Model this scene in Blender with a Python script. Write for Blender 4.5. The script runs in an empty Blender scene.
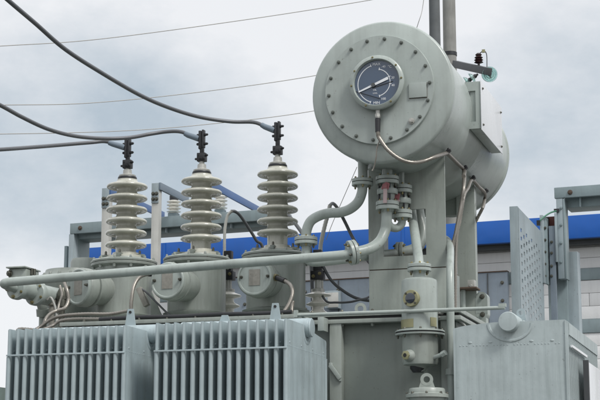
import bpy, bmesh, math, random
from mathutils import Vector, Matrix, Quaternion
random.seed(7)
R = math.radians
S = bpy.context.scene
COL = S.collection

# ------------------------------------------------------------------ camera
PSI, TH, F, HC = R(17.06), R(10.86), 1600.0, 1.6
rt = Vector((math.cos(PSI), math.sin(PSI), 0))
hd = Vector((-math.sin(PSI), math.cos(PSI), 0))
fw = hd * math.cos(TH) + Vector((0, 0, 1)) * math.sin(TH)
up = Vector((0, 0, 1)) * math.cos(TH) - hd * math.sin(TH)
CAM = Vector((0, 0, HC))
cd = bpy.data.cameras.new('camera'); cam = bpy.data.objects.new('camera', cd); COL.objects.link(cam)
cd.lens = 96; cd.sensor_width = 36; cd.clip_end = 3000
cam.matrix_world = Matrix.Translation(CAM) @ Matrix((rt, up, -fw)).transposed().to_4x4()
S.camera = cam

# measured points of the photograph turned into places on a plane of the transformer
def ray(px, py): return (rt * (px - 300) - up * (py - 200) + fw * F)
def onplane(px, py, p0, n):
    d = ray(px, py); t = (p0 - CAM).dot(n) / d.dot(n); return CAM + d * t
def PY(px, py, Y): return onplane(px, py, Vector((0, Y, 0)), Vector((0, 1, 0)))
def PX(px, py, X): return onplane(px, py, Vector((X, 0, 0)), Vector((1, 0, 0)))
def PZ(px, py, Z): return onplane(px, py, Vector((0, 0, Z)), Vector((0, 0, 1)))
def PD(px, py, D): return CAM + ray(px, py) * (D / F)
def rad(n, p): return n * (p - CAM).dot(fw) / F
def pyof(p):
    v = p - CAM; d = v.dot(fw); return 300 + F * v.dot(rt) / d, 200 - F * v.dot(up) / d
V = Vector

# ------------------------------------------------------------------ materials
def nt(name):
    m = bpy.data.materials.new(name); m.use_nodes = True
    return m, m.node_tree.nodes, m.node_tree.links, m.node_tree.nodes['Principled BSDF']
def paint(name, c, rough=.42, var=.10, grime=.25, rust=0., metal=0., bump=.12, scale=6., grimecol=(.10, .10, .085), coat=0.):
    m, N, L, B = nt(name)
    tc = N.new('ShaderNodeTexCoord')
    n1 = N.new('ShaderNodeTexNoise'); n1.inputs['Scale'].default_value = scale; n1.inputs['Detail'].default_value = 6
    L.new(tc.outputs['Object'], n1.inputs['Vector'])
    mx = N.new('ShaderNodeMix'); mx.data_type = 'RGBA'
    mx.inputs[6].default_value = (*[x * (1 - var) for x in c], 1); mx.inputs[7].default_value = (*[min(1, x * (1 + var)) for x in c], 1)
    L.new(n1.outputs['Fac'], mx.inputs[0])
    out = mx.outputs[2]
    if grime:                                                   # run-down streaks and settled dust
        mp = N.new('ShaderNodeMapping'); mp.inputs['Scale'].default_value = (22, 22, 2.2)
        L.new(tc.outputs['Object'], mp.inputs['Vector'])
        n2 = N.new('ShaderNodeTexNoise'); n2.inputs['Scale'].default_value = 1; n2.inputs['Detail'].default_value = 8; n2.inputs['Roughness'].default_value = .65
        L.new(mp.outputs['Vector'], n2.inputs['Vector'])
        r = N.new('ShaderNodeValToRGB'); r.color_ramp.elements[0].position = .48; r.color_ramp.elements[1].position = .80
        r.color_ramp.elements[1].color = (grime, grime, grime, 1); r.color_ramp.elements[0].color = (0, 0, 0, 1)
        L.new(n2.outputs['Fac'], r.inputs['Fac'])
        m2 = N.new('ShaderNodeMix'); m2.data_type = 'RGBA'; m2.inputs[7].default_value = (*grimecol, 1)
        L.new(r.outputs['Color'], m2.inputs[0]); L.new(out, m2.inputs[6]); out = m2.outputs[2]
    if rust:
        n3 = N.new('ShaderNodeTexNoise'); n3.inputs['Scale'].default_value = 28; n3.inputs['Detail'].default_value = 5
        L.new(tc.outputs['Object'], n3.inputs['Vector'])
        r = N.new('ShaderNodeValToRGB'); p = .80 - rust * .25
        r.color_ramp.elements[0].position = p; r.color_ramp.elements[1].position = p + .05
        L.new(n3.outputs['Fac'], r.inputs['Fac'])
        m3 = N.new('ShaderNodeMix'); m3.data_type = 'RGBA'; m3.inputs[7].default_value = (.16, .07, .035, 1)
        L.new(r.outputs['Color'], m3.inputs[0]); L.new(out, m3.inputs[6]); out = m3.outputs[2]
    if grime > .2:                                              # broad faded patches and small dark specks of dirt
        n5 = N.new('ShaderNodeTexNoise'); n5.inputs['Scale'].default_value = 2.6; n5.inputs['Detail'].default_value = 7; n5.inputs['Roughness'].default_value = .62
        L.new(tc.outputs['Object'], n5.inputs['Vector'])
        r5 = N.new('ShaderNodeMapRange'); r5.inputs['From Min'].default_value = .35; r5.inputs['From Max'].default_value = .68; r5.inputs['To Min'].default_value = .84; r5.inputs['To Max'].default_value = 1.10
        L.new(n5.outputs['Fac'], r5.inputs['Value'])
        v5 = N.new('ShaderNodeVectorMath'); v5.operation = 'SCALE'; L.new(out, v5.inputs[0]); L.new(r5.outputs['Result'], v5.inputs['Scale'])
        n6 = N.new('ShaderNodeTexNoise'); n6.inputs['Scale'].default_value = 95; n6.inputs['Detail'].default_value = 3
        L.new(tc.outputs['Object'], n6.inputs['Vector'])
        r6 = N.new('ShaderNodeMapRange'); r6.inputs['From Min'].default_value = .69; r6.inputs['From Max'].default_value = .74; r6.inputs['To Max'].default_value = .4
        L.new(n6.outputs['Fac'], r6.inputs['Value'])
        m6 = N.new('ShaderNodeMix'); m6.data_type = 'RGBA'; m6.inputs[7].default_value = (.07, .055, .04, 1)
        L.new(r6.outputs['Result'], m6.inputs[0]); L.new(v5.outputs['Vector'], m6.inputs[6]); out = m6.outputs[2]
    L.new(out, B.inputs['Base Color'])
    rr = N.new('ShaderNodeMapRange'); rr.inputs['To Min'].default_value = max(.05, rough - .08); rr.inputs['To Max'].default_value = rough + .12
    L.new(n1.outputs['Fac'], rr.inputs['Value']); L.new(rr.outputs['Result'], B.inputs['Roughness'])
    B.inputs['Metallic'].default_value = metal
    if coat: B.inputs['Coat Weight'].default_value = coat; B.inputs['Coat Roughness'].default_value = .12
    if bump:
        n4 = N.new('ShaderNodeTexNoise'); n4.inputs['Scale'].default_value = 60; n4.inputs['Detail'].default_value = 4
        L.new(tc.outputs['Object'], n4.inputs['Vector'])
        b = N.new('ShaderNodeBump'); b.inputs['Strength'].default_value = bump; b.inputs['Distance'].default_value = .004
        L.new(n4.outputs['Fac'], b.inputs['Height'])
        n7 = N.new('ShaderNodeTexNoise'); n7.inputs['Scale'].default_value = 5; n7.inputs['Detail'].default_value = 1
        L.new(tc.outputs['Object'], n7.inputs['Vector'])
        b2 = N.new('ShaderNodeBump'); b2.inputs['Strength'].default_value = .5; b2.inputs['Distance'].default_value = .012   # slightly wavy sheet
        L.new(n7.outputs['Fac'], b2.inputs['Height']); L.new(b.outputs['Normal'], b2.inputs['Normal']); L.new(b2.outputs['Normal'], B.inputs['Normal'])
    return m
M = {}
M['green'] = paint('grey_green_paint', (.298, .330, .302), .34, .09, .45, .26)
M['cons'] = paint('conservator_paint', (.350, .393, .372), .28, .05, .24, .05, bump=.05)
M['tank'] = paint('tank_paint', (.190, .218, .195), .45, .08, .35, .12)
M['pipe'] = paint('pipe_paint', (.350, .395, .370), .30, .08, .36, .27)
M['rad'] = paint('radiator_paint', (.355, .428, .448), .38, .07, .40, .0)
M['radr'] = paint('weathered_radiator_paint', (.385, .445, .450), .5, .08, .45, .0, grimecol=(.07, .10, .09))
M['porc'] = paint('grey_porcelain', (.49, .49, .425), .20, .09, .35, .0, bump=.03, coat=.5)
M['porcw'] = paint('cream_porcelain', (.82, .80, .73), .22, .06, .2, .0, bump=.03, coat=.4)
M['black'] = paint('black_plastic', (.018, .019, .022), .45, .2, 0, 0)
M['dark'] = paint('dark_fitting', (.035, .037, .040), .4, .25, 0, 0, metal=.4)
M['bolt'] = paint('weathered_bolt', (.12, .12, .10), .4, .3, .3, .6, metal=.6)
M['brass'] = paint('yellow_zinc_bolt', (.26, .23, .12), .4, .2, .3, .2, metal=.6)
M['yellow'] = paint('yellow_chromate_plate', (.31, .30, .17), .35, .2, .35, 0, metal=.3)
M['conduit'] = paint('steel_conduit', (.30, .28, .25), .38, .2, .3, 0, metal=.6)
M['alu'] = paint('aluminium_conductor', (.12, .125, .135), .45, .15, .2, 0, metal=.35)
M['wire'] = paint('thin_wire', (.36, .35, .33), .6, .1, 0, 0)
M['cable'] = paint('dark_cable', (.07, .075, .08), .5, .2, 0, 0)
M['red'] = paint('faded_red_handle', (.29, .10, .11), .5, .3, .3, 0)
M['redpale'] = paint('worn_pink_grip', (.47, .36, .36), .5, .2, .2, 0)
M['blueface'] = paint('gauge_face', (.035, .065, .115), .12, .1, 0, 0, bump=0, coat=1)
M['white'] = paint('white_enamel', (.74, .76, .78), .4, .05, .1, 0)
M['boxface'] = paint('pale_box_cover', (.62, .64, .66), .25, .04, .12, 0, bump=.03)
M['zinc'] = paint('galvanised_post', (.46, .46, .43), .4, .14, .35, 0, metal=.3)
M['plate'] = paint('worn_name_plate', (.27, .26, .23), .55, .35, .6, .5, scale=60)
M['bus'] = paint('busbar_blue', (.055, .115, .26), .4, .1, .1, 0)
M['busg'] = paint('busbar_grey', (.14, .18, .22), .4, .1, .1, 0)
M['frame'] = paint('blue_grey_steel', (.225, .285, .300), .45, .08, .28, .10)
M['frame2'] = paint('pale_blue_grey_steel', (.300, .360, .385), .45, .08, .35, .12)
M['fascia'] = paint('blue_fascia', (.004, .098, .42), .35, .08, .08, 0, bump=.02)
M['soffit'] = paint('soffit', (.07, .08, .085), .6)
M['sheet'] = paint('grey_sheeting', (.175, .215, .255), .45, .08, .25, .05)
M['plank'] = paint('white_plank', (.70, .71, .71), .6, .04, .14, .0, bump=.3, grimecol=(.2, .2, .2))
M['bolt2'] = paint('painted_bolt', (.15, .165, .15), .35, .3, .3, .5, metal=.3)
M['rusty'] = paint('rusty_edge', (.10, .068, .05), .8, .4, .3, .3)
M['rustdark'] = paint('red_brown_primer', (.10, .028, .022), .7, .3, .3, 0)
M['conc'] = paint('concrete', (.26, .26, .245), .8, .15, .4, 0, bump=.4)
M['concd'] = paint('grey_pole', (.105, .115, .12), .75, .2, .4, 0, bump=.4)
M['greenw'] = paint('green_earth_wire', (.05, .17, .11), .5, .1, 0, 0)
M['brown'] = paint('brown_porcelain', (.028, .012, .012), .2, .2, 0, 0)
M['ground'] = paint('gravel_ground', (.10, .098, .09), .95, .35, .5, 0, bump=.8, scale=3)
M['pad'] = paint('concrete_pad', (.20, .195, .18), .85, .15, .4, 0, bump=.4)
M['roof'] = paint('grey_green_roof', (.16, .21, .19), .6, .1, .3, 0)
M['gasket'] = paint('black_gasket', (.02, .02, .02), .7, .1, 0, 0)
gm, N, L, B = nt('green_glass'); B.inputs['Base Color'].default_value = (.72, .93, .90, 1); B.inputs['Roughness'].default_value = .05
B.inputs['Transmission Weight'].default_value = .85; B.inputs['IOR'].default_value = 1.5; M['glass'] = gm
gm, N, L, B = nt('sight_glass'); B.inputs['Base Color'].default_value = (.015, .025, .04, 1); B.inputs['Roughness'].default_value = .06
B.inputs['Coat Weight'].default_value = 1; M['sight'] = gm

# ------------------------------------------------------------------ mesh builder
def frame(d):
    d = d.normalized(); a = V((0, 0, 1)) if abs(d.z) < .9 else V((1, 0, 0))
    x = a.cross(d).normalized(); return x, d.cross(x), d
def spline(pts, n=8):
    pts = [V(p) for p in pts]
    if len(pts) < 3: return pts
    P = [2 * pts[0] - pts[1]] + pts + [2 * pts[-1] - pts[-2]]; out = []
    for i in range(1, len(P) - 2):
        a, b, c, d = P[i - 1:i + 3]
        for k in range(n):
            t = k / n
            out.append(.5 * ((2 * b) + (c - a) * t + (2 * a - 5 * b + 4 * c - d) * t * t + (-a + 3 * b - 3 * c + d) * t ** 3))
    return out + [pts[-1]]
class MB:
    def __init__(s): s.v = []; s.f = []
    def box(s, c, d, q=None, ax=None):
        """c centre, d full sizes; q rotation quaternion"""
        c = V(c); b = len(s.v)
        for x in (-.5, .5):
            for y in (-.5, .5):
                for z in (-.5, .5):
                    p = V((x * d[0], y * d[1], z * d[2]))
                    if q: p = q @ p
                    s.v.append(c + p)
        for f in ((0, 1, 3, 2), (4, 6, 7, 5), (0, 4, 5, 1), (2, 3, 7, 6), (0, 2, 6, 4), (1, 5, 7, 3)): s.f.append([b + i for i in f])
        return s
    def bb(s, lo, hi):
        lo, hi = V(lo), V(hi); return s.box((lo + hi) / 2, hi - lo)
    def bar(s, p0, p1, w, h, upv=V((0, 0, 1))):
        p0, p1 = V(p0), V(p1); d = (p1 - p0).normalized(); x = upv.cross(d).normalized(); z = d.cross(x)
        b = len(s.v)
        for p in (p0, p1):
            for i, j in ((-1, -1), (1, -1), (1, 1), (-1, 1)): s.v.append(p + x * (i * w / 2) + z * (j * h / 2))
        for f in ((0, 3, 2, 1), (4, 5, 6, 7), (0, 1, 5, 4), (1, 2, 6, 5), (2, 3, 7, 6), (3, 0, 4, 7)): s.f.append([b + i for i in f])
        return s
    def lathe(s, o, d, prof, n=32):
        """prof: (radius, distance along d)"""
        o = V(o); x, y, z = frame(V(d)); b = len(s.v); k = len(prof)
        for r, h in prof:
            for i in range(n):
                a = 2 * math.pi * i / n; s.v.append(o + z * h + (x * math.cos(a) + y * math.sin(a)) * max(r, 1e-4))
        for j in range(k - 1):
            for i in range(n):
                i2 = (i + 1) % n; s.f.append([b + j * n + i, b + j * n + i2, b + (j + 1) * n + i2, b + (j + 1) * n + i])
        s.f.append([b + i for i in range(n)][::-1]); s.f.append([b + (k - 1) * n + i for i in range(n)])
        return s
    def cyl(s, p0, p1, r, r1=None, n=24):
        p0, p1 = V(p0), V(p1); return s.lathe(p0, p1 - p0, [(r, 0), (r if r1 is None else r1, (p1 - p0).length)], n)
    def tube(s, pts, r, n=12, sm=6, rib=0, pitch=.012):
        pts = spline(pts, sm) if sm else [V(p) for p in pts]
        if rib:
            out = [pts[0]]
            for a, c in zip(pts, pts[1:]):
                m = max(1, int((c - a).length / (pitch / 2)))
                out += [a.lerp(c, (i + 1) / m) for i in range(m)]
            pts = out
        b = len(s.v); k = len(pts); x0 = None
        for j, p in enumerate(pts):
            d = (pts[min(j + 1, k - 1)] - pts[max(j - 1, 0)]).normalized()
            if x0 is None: x0 = frame(d)[0]
            x0 = (x0 - d * x0.dot(d)).normalized(); y0 = d.cross(x0)
            rr = r(j / (k - 1)) if callable(r) else r
            if rib and j % 2: rr *= (1 - rib)
            for i in range(n):
                a = 2 * math.pi * i / n; s.v.append(p + (x0 * math.cos(a) + y0 * math.sin(a)) * rr)
        for j in range(k - 1):
            for i in range(n):
                i2 = (i + 1) % n; s.f.append([b + j * n + i, b + j * n + i2, b + (j + 1) * n + i2, b + (j + 1) * n + i])
        s.f.append([b + i for i in range(n)][::-1]); s.f.append([b + (k - 1) * n + i for i in range(n)])
        return s
    def prism(s, poly, d):
        """poly: list of 3D points of a planar outline; d: extrusion vector"""
        b = len(s.v); n = len(poly); d = V(d)
        s.v += [V(p) for p in poly] + [V(p) + d for p in poly]
        s.f.append([b + i for i in range(n)][::-1]); s.f.append([b + n + i for i in range(n)])
        for i in range(n): s.f.append([b + i, b + (i + 1) % n, b + n + (i + 1) % n, b + n + i])
        return s
    def ball(s, c, r, n=12, sc=(1, 1, 1)):
        c = V(c); b = len(s.v); m = n // 2
        for j in range(m + 1):
            t = math.pi * j / m
            for i in range(n):
                a = 2 * math.pi * i / n
                s.v.append(c + V((max(math.sin(t), 1e-3) * math.cos(a) * sc[0], max(math.sin(t), 1e-3) * math.sin(a) * sc[1], math.cos(t) * sc[2])) * r)
        for j in range(m):
            for i in range(n):
                i2 = (i + 1) % n; s.f.append([b + j * n + i, b + (j + 1) * n + i, b + (j + 1) * n + i2, b + j * n + i2])
        s.f.append([b + i for i in range(n)]); s.f.append([b + m * n + i for i in range(n)][::-1])
        return s
    def mesh(s, name, mat, org=V((0, 0, 0)), bevel=0, sharp=38):
        me = bpy.data.meshes.new(name); bm = bmesh.new()
        vs = [bm.verts.new(p - org) for p in s.v]
        for f in s.f:
            try: bm.faces.new([vs[i] for i in f])
            except ValueError: pass
        bmesh.ops.recalc_face_normals(bm, faces=bm.faces)
        if bevel:
            es = [e for e in bm.edges if len(e.link_faces) == 2 and e.calc_face_angle(0) > R(40)]
            bmesh.ops.bevel(bm, geom=es, offset=bevel, segments=2, profile=.6, affect='EDGES', clamp_overlap=True)
        for f in bm.faces: f.smooth = True
        for e in bm.edges:
            e.smooth = not (len(e.link_faces) != 2 or e.calc_face_angle(0) > R(sharp))
        bm.to_mesh(me); bm.free(); me.materials.append(mat); return me

ORG = {}
def thing(name, label, cat, loc, group=None):
    o = bpy.data.objects.new(name, None); COL.objects.link(o); o.location = loc; o.empty_display_size = .1
    o['label'] = label; o['category'] = cat
    if group: o['group'] = group
    ORG[o.name] = V(loc); return o
def part(name, mb, mat, parent, bevel=0, sharp=38, label=None):
    org = ORG[parent.name]
    o = bpy.data.objects.new(name, mb.mesh(name, M[mat], org, bevel, sharp)); COL.objects.link(o); o.parent = parent
    ORG[o.name] = org
    if label: o['label'] = label
    return o
def single(name, mb, mat, label, cat, loc, group=None, bevel=0, kind=None):
    loc = V(loc); o = bpy.data.objects.new(name, mb.mesh(name, M[mat], loc, bevel)); COL.objects.link(o); o.location = loc
    if kind: o['kind'] = kind
    if label: o['label'] = label
    if cat: o['category'] = cat
    if group: o['group'] = group
    ORG[o.name] = loc; return o
# bolts: a hexagonal head with washer and shank end, shared meshes
BOLT = {}
def bolt(parent, p, d, r=.006, h=.008, mat='bolt', name='bolt'):
    key = (round(r, 4), round(h, 4), mat)
    if key not in BOLT:
        mb = MB(); mb.lathe((0, 0, 0), (0, 0, 1), [(r * 1.25, -.001), (r * 1.25, h * .22)], 14)
        mb.lathe((0, 0, h * .22), (0, 0, 1), [(r, 0), (r, h * .62), (r * .85, h * .78)], 6)
        mb.lathe((0, 0, h * .6), (0, 0, 1), [(r * .5, 0), (r * .5, h * .55)], 8)
        BOLT[key] = mb.mesh('bolt', M[mat])
    o = bpy.data.objects.new(name, BOLT[key]); COL.objects.link(o); o.parent = parent
    x, y, z = frame(V(d)); q = Matrix((x, y, z)).transposed().to_4x4()
    sp = Matrix.Rotation(random.random(), 4, 'Z')
    o.matrix_local = Matrix.Translation(V(p) - ORG[parent.name]) @ q @ sp
    return o
def flange(parent, p, d, r, t=.012, n=6, gap=.003, br=.0048, mat='pipe', bmat='brass', a0=.3):
    """a bolted pair of flanges with gasket"""
    p = V(p); x, y, z = frame(V(d)); e = r * .12; t *= 1.25
    mb = MB()
    for s in (-1, 1):
        q = p + z * (s * gap / 2)
        mb.lathe(q, z * s, [(r - .001, 0), (r, .001), (r, t - e * .3), (r - e * .3, t), (r * .55, t + .001), (r * .5, t + .008)], 36)
    f = part('flange', mb, mat, parent)
    part('gasket', MB().cyl(p - z * gap / 2, p + z * gap / 2, r * .93, n=30), 'gasket', f)
    for i in range(n):
        a = a0 + 2 * math.pi * i / n; c = p + (x * math.cos(a) + y * math.sin(a)) * r * .76
        bolt(f, c + z * (gap / 2 + t), z, br, .008, bmat); bolt(f, c - z * (gap / 2 + t), -z, br, .011, 'bolt' if i % 2 else bmat)
    return f

# ------------------------------------------------------------------ key levels
ZC = PY(390, 311, 6.62).z                       # top of the tank cover
TX0, TX1, TY0, TY1 = -3.12, -1.35, 6.66, 7.80   # tank walls
print('ZC', ZC)

# ------------------------------------------------------------------ setting
single('ground', MB().box((0, 0, -.05), (1600, 1600, .1)), 'ground', None, None, (0, 0, 0), kind='structure')
single('concrete_pad', MB().bb((-4.2, 5.2, -.05), (0.6, 9.4, .12)), 'pad', None, None, (-2, 7.3, 0), kind='structure', bevel=.01)

# ------------------------------------------------------------------ tank
tank = thing('transformer_tank', 'grey green steel transformer tank with a bolted cover, standing behind the radiators', 'transformer', ((TX0 + TX1) / 2, 7.2, .12))
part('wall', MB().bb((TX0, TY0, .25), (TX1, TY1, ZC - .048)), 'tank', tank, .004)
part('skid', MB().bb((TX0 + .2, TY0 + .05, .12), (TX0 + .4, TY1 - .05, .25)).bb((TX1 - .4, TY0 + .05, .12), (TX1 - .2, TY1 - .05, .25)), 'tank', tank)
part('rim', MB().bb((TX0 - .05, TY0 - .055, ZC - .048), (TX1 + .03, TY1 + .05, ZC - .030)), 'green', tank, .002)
part('gasket', MB().bb((TX0 - .04, TY0 - .045, ZC - .030), (TX1 + .02, TY1 + .04, ZC - .018)), 'gasket', tank)
cov = part('cover', MB().bb((TX0 - .05, TY0 - .055, ZC - .018), (TX1 + .03, TY1 + .05, ZC)), 'green', tank, .002)
x = TX0 + .06
while x < TX1:
    bolt(cov, (x, TY0 - .028, ZC), (0, 0, 1), .007, .012, 'bolt'); bolt(cov, (x, TY0 - .028, ZC - .045), (0, 0, -1), .008, .014, 'green'); x += .135
a = PY(330, 330, TY0 - .04); b = PY(342, 330, TY0 - .04)
part('stiffener', MB().bb((a.x, TY0 - .05, .25), (b.x, TY0 - .001, ZC - .046)), 'green', tank, .004)
part('stiffener', MB().bb((TX1 - .06, TY0 - .045, .25), (TX1 - .015, TY0 - .001, ZC - .046)), 'green', tank, .004)
a = PY(318.5, 315, 6.55)
part('bracket', MB().bb((a.x, 6.535, ZC - .085), (a.x + .028, 6.604, ZC - .026)), 'pipe', tank, .003)
a, b = PY(330, 365, 6.60), PY(340, 379, 6.60)
part('strap', MB().bar(a, b, .01, .018).bar(a, a + V((.004, .015, -.002)), .012, .02).bar(b, b + V((-.004, .015, 0)), .012, .02), 'pipe', tank, .002)
def eye(parent, p, r, t, axis, mat='green', post=.02, name='lifting_eye'):
    mb = MB(); p = V(p); x, y, z = frame(V(axis))
    n = 24
    for s in (0,):
        b = len(mb.v)
        for k in range(n):
            a = 2 * math.pi * k / n; e = (x * math.cos(a) + y * math.sin(a))
            for rr, tt in ((r, -t / 2), (r, t / 2), (r * .5, t / 2), (r * .5, -t / 2)): mb.v.append(p + e * rr + z * tt)
        for k in range(n):
            for j in range(4):
                k2 = (k + 1) % n; j2 = (j + 1) % 4; mb.f.append([b + 4 * k + j, b + 4 * k2 + j, b + 4 * k2 + j2, b + 4 * k + j2])
    w = V((0, 0, 1)).cross(z).normalized()
    mb.prism([p - w * r * 1.25 - V((0, 0, r + post)) - z * t * .45, p + w * r * 1.25 - V((0, 0, r + post)) - z * t * .45, p + w * r * .93 - V((0, 0, r * .30)) - z * t * .45, p + w * .5 * r - V((0, 0, r * .78)) - z * t * .45, p - w * .5 * r - V((0, 0, r * .78)) - z * t * .45, p - w * r * .93 - V((0, 0, r * .30)) - z * t * .45], z * t * .9)
    return part(name, mb, mat, parent)
p = PY(360.5, 304, 6.78); eye(tank, (p.x, 6.78, ZC + .034), .026, .014, (.25, -1, 0))
# cover furniture: a long low channel and small fittings that break the flat cover
part('cover_channel', MB().bb((TX0 + .1, 6.72, ZC), (-2.02, 6.75, ZC + .022)), 'tank', tank, .002)
part('cover_channel', MB().bb((TX0 + .1, 7.62, ZC), (-1.6, 7.70, ZC + .05)), 'tank', tank, .003)

# small round unit with a lifting lug in front of the tank
p = PY(427, 395, 6.38); r_ = rad(21.5, p)
pot = thing('round_flanged_pot', 'grey green round pot with flanged lid and lifting lug under the cylindrical vessel', 'vessel', (p.x, p.y, .12))
part('body', MB().lathe((p.x, p.y, .12), (0, 0, 1), [(r_ * .9, 0), (r_ * .9, .05), (r_ * .84, .06), (r_ * .84, p.z - .12 - .012)], 36), 'green', pot)
ld = part('lid', MB().lathe((p.x, p.y, p.z - .012), (0, 0, 1), [(r_, 0), (r_, .014), (r_ * .86, .018), (r_ * .84, .034), (r_ * .8, .038)], 40), 'green', pot)
for i in range(8):
    a = i * math.pi / 4 + .2; bolt(ld, p + V((math.cos(a), math.sin(a), 0)) * r_ * .93 + V((0, 0, .002)), (0, 0, 1), .005, .008)
eye(pot, p + V((0, 0, .062)), .026, .016, (.2, -1, 0), 'green', .006, 'lifting_lug')
p0 = p.copy()
part('bracket', MB().bb((p0.x - .03, p0.y + r_ * .6, p0.z - .5), (p0.x + .03, TY0, p0.z - .46)), 'green', pot)

# ------------------------------------------------------------------ radiators
def fin_mesh(w, h, t, zt, hy, hr, flutes=7):
    """a fin in the local YZ plane (y 0..w, z from zt down), thickness along x, boss for the header at hy"""
    mb = MB(); c = .05
    out = [(0, zt), (hy - hr * 1.10, zt)]
    for k in range(13):                                          # saddle under the header
        a = math.pi + math.pi * k / 12 * .93
        out.append((hy + math.cos(a) * hr * 1.04, zt - .008 + math.sin(a) * hr * 1.04))
    out += [(hy + hr * 1.10, zt - .014), (w, zt - .035), (w, zt - h), (0, zt - h)]
    def seg(poly, x0, x1): mb.prism([(x0, y, z) for y, z in poly], (x1 - x0, 0, 0))
    seg(out, -t * .22, t * .22)
    # hollow channels of the pressed plates, rounded ridges on both faces
    zb, z2 = zt - h + .10, zt - .115
    for k in range(flutes):
        y0 = w * (k + .12) / flutes; y1 = w * (k + .88) / flutes
        for s in (-1, 1):
            b = len(mb.v)
            sec = [(y0, .0), (y0 + .012, .8), ((y0 + y1) / 2, 1), (y1 - .012, .8), (y1, 0)]
            for z, m in ((zb, 0), (zb + .03, 1), (z2 - .025, 1), (z2, 0)):
                for y, q in sec: mb.v.append(V((s * (t * .22 - .0005 + q * m * t * .10), y, z)))
            for j in range(3):
                for i in range(4): mb.f.append([b + j * 5 + i, b + j * 5 + i + 1, b + (j + 1) * 5 + i + 1, b + (j + 1) * 5 + i])
    for k in range(flutes * 4):                                   # row of spot welds
        y = w * (k + .5) / (flutes * 4)
        for s in (-1, 1): mb.ball((s * t * .22, y, z2 + .012), .0024, 6)
    for k in range(flutes):
        if k % 2: continue
        for s in (-1, 1): mb.ball((s * t * .22, w * (k + .5) / flutes, z2 + .026), .007, 8, (.35, 1, .6))
    for sgn in (-1, 1):                                           # raised crescent round the header
        b = len(mb.v); n2 = 18
        for k in range(n2 + 1):
            a = math.pi * (1.0 + .80 * k / n2)
            for rr, xx in ((hr * 1.25, 0), (hr * 1.33, 1), (hr * 1.48, 1), (hr * 1.6, 0)):
                mb.v.append(V((sgn * (t * .2 + .0035 * xx), hy + math.cos(a) * rr, zt - .006 + math.sin(a) * rr * 1.15)))
        for k in range(n2):
            for j in range(3): mb.f.append([b + 4 * k + j, b + 4 * k + j + 1, b + 4 * k + 4 + j + 1, b + 4 * k + 4 + j])
    # rounded front and back beads
    for y in (0, w): mb.cyl((0, y, zt - h + .02), (0, y, z2), t * .46, n=10)
    for y in (0, w): mb.cyl((0, y, z2), (0, y, zt - .04 if y else zt - .004), t * .30, n=8)
    return mb
def radiator(x0, n, pitch, y0, w, zt, zb, mat, label, rot=False, t=.0205, lugs=(), hext=(.0, .03), tie=None, hr=.040):
    # local frame: fins stacked along +x from 0, faces in yz
    root = thing('radiator', label, 'radiator', (x0, y0, .12), 'pressed steel fin radiators on the transformer')
    if rot: root.rotation_euler.z = math.pi / 2
    ORG[root.name] = V((0, 0, .12)); hy = w * .5; h = zt - zb
    fm = fin_mesh(w, h, t, zt, hy, hr).mesh('fin', M[mat], V((0, 0, .12)))
    L = (n - 1) * pitch
    for i in range(n):
        o = bpy.data.objects.new('fin', fm); COL.objects.link(o); o.parent = root; o.location = (i * pitch + random.uniform(-.0012, .0012), random.uniform(-.001, .001), 0)
    for z in (zt - .008, zb + .06):
        pz = part('header_pipe', MB().lathe((-hext[0], hy, z), (1, 0, 0), [(hr * .9, 0), (hr, .004), (hr, L + hext[0] + hext[1] - .006), (hr * .9, L + hext[0] + hext[1] - .001)], 32), mat, root)
        part('end_cap', MB().lathe((L + hext[1], hy, z), (1, 0, 0), [(hr * .96, -.004), (hr * .99, .002), (hr * .90, .006), (hr * .3, .008)], 32), mat, pz)
    for z in tie:
        part('tie_bar', MB().box((L / 2, -.010, z), (L + pitch * .4, .006, .0068)), mat, root, .001)
        part('tie_bar', MB().box((L / 2, w + .010, z), (L + pitch * .4, .006, .0068)), mat, root, .001)
    for u, hh, ho in lugs:
        lm = MB()
        zz = zt - .008 + hr - .006
        lm.prism([(u - .024, hy - .004, zz), (u + .024, hy - .004, zz), (u + .013, hy - .004, zz + hh), (u - .013, hy - .004, zz + hh)], (0, .008, 0))
        lg = part('lifting_lug', lm, mat, root)
        if ho: part('lug_hole', MB().cyl((u, hy - .007, zz + hh - .014), (u, hy + .007, zz + hh - .014), .006, n=12), 'gasket', lg)
    for z in (.7,):
        part('bottom_stay', MB().bb((0.01, hy - .02, .12), (.04, hy + .02, zb + .02)).bb((L - .04, hy - .02, .12), (L - .01, hy + .02, zb + .02)), mat, root)
    return root
YF = 5.95; WF = .55
pA, pB = PY(10, 330, YF), PY(124.5, 322, YF)
pC, pD_ = PY(157, 328, YF), PY(285.5, 321, YF)
ZR = PY(285, 318.5, YF).z
print('radiator top', ZR, pA.x, pB.x, pC.x, pD_.x)
zt_tie = PY(220, 349.5, YF).z
n_f = 15
radiator(pA.x, n_f, (pB.x - pA.x) / (n_f - 1), YF, WF, ZR - .004, .42, 'rad', 'pale grey finned radiator at the far left, below the leftmost drum', lugs=((.42, .075, True),), hext=(0, pC.x - pB.x - .001), tie=(zt_tie, 1.4, .8))
radiator(pC.x, n_f, (pD_.x - pC.x) / (n_f - 1), YF, WF, ZR, .42, 'rad', 'pale grey finned radiator in the lower middle with a smooth end plate facing the tank', lugs=((.19, .03, False), (.41, .072, True)), hext=(0, .022), tie=(zt_tie, 1.4, .8))
# right radiator: fins lie across, stacked away from the viewer
YR = 6.42; q0, q1 = PY(453.5, 330, YR), PY(568, 325, YR); ZRR = PY(540, 320.5, YR).z
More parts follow.
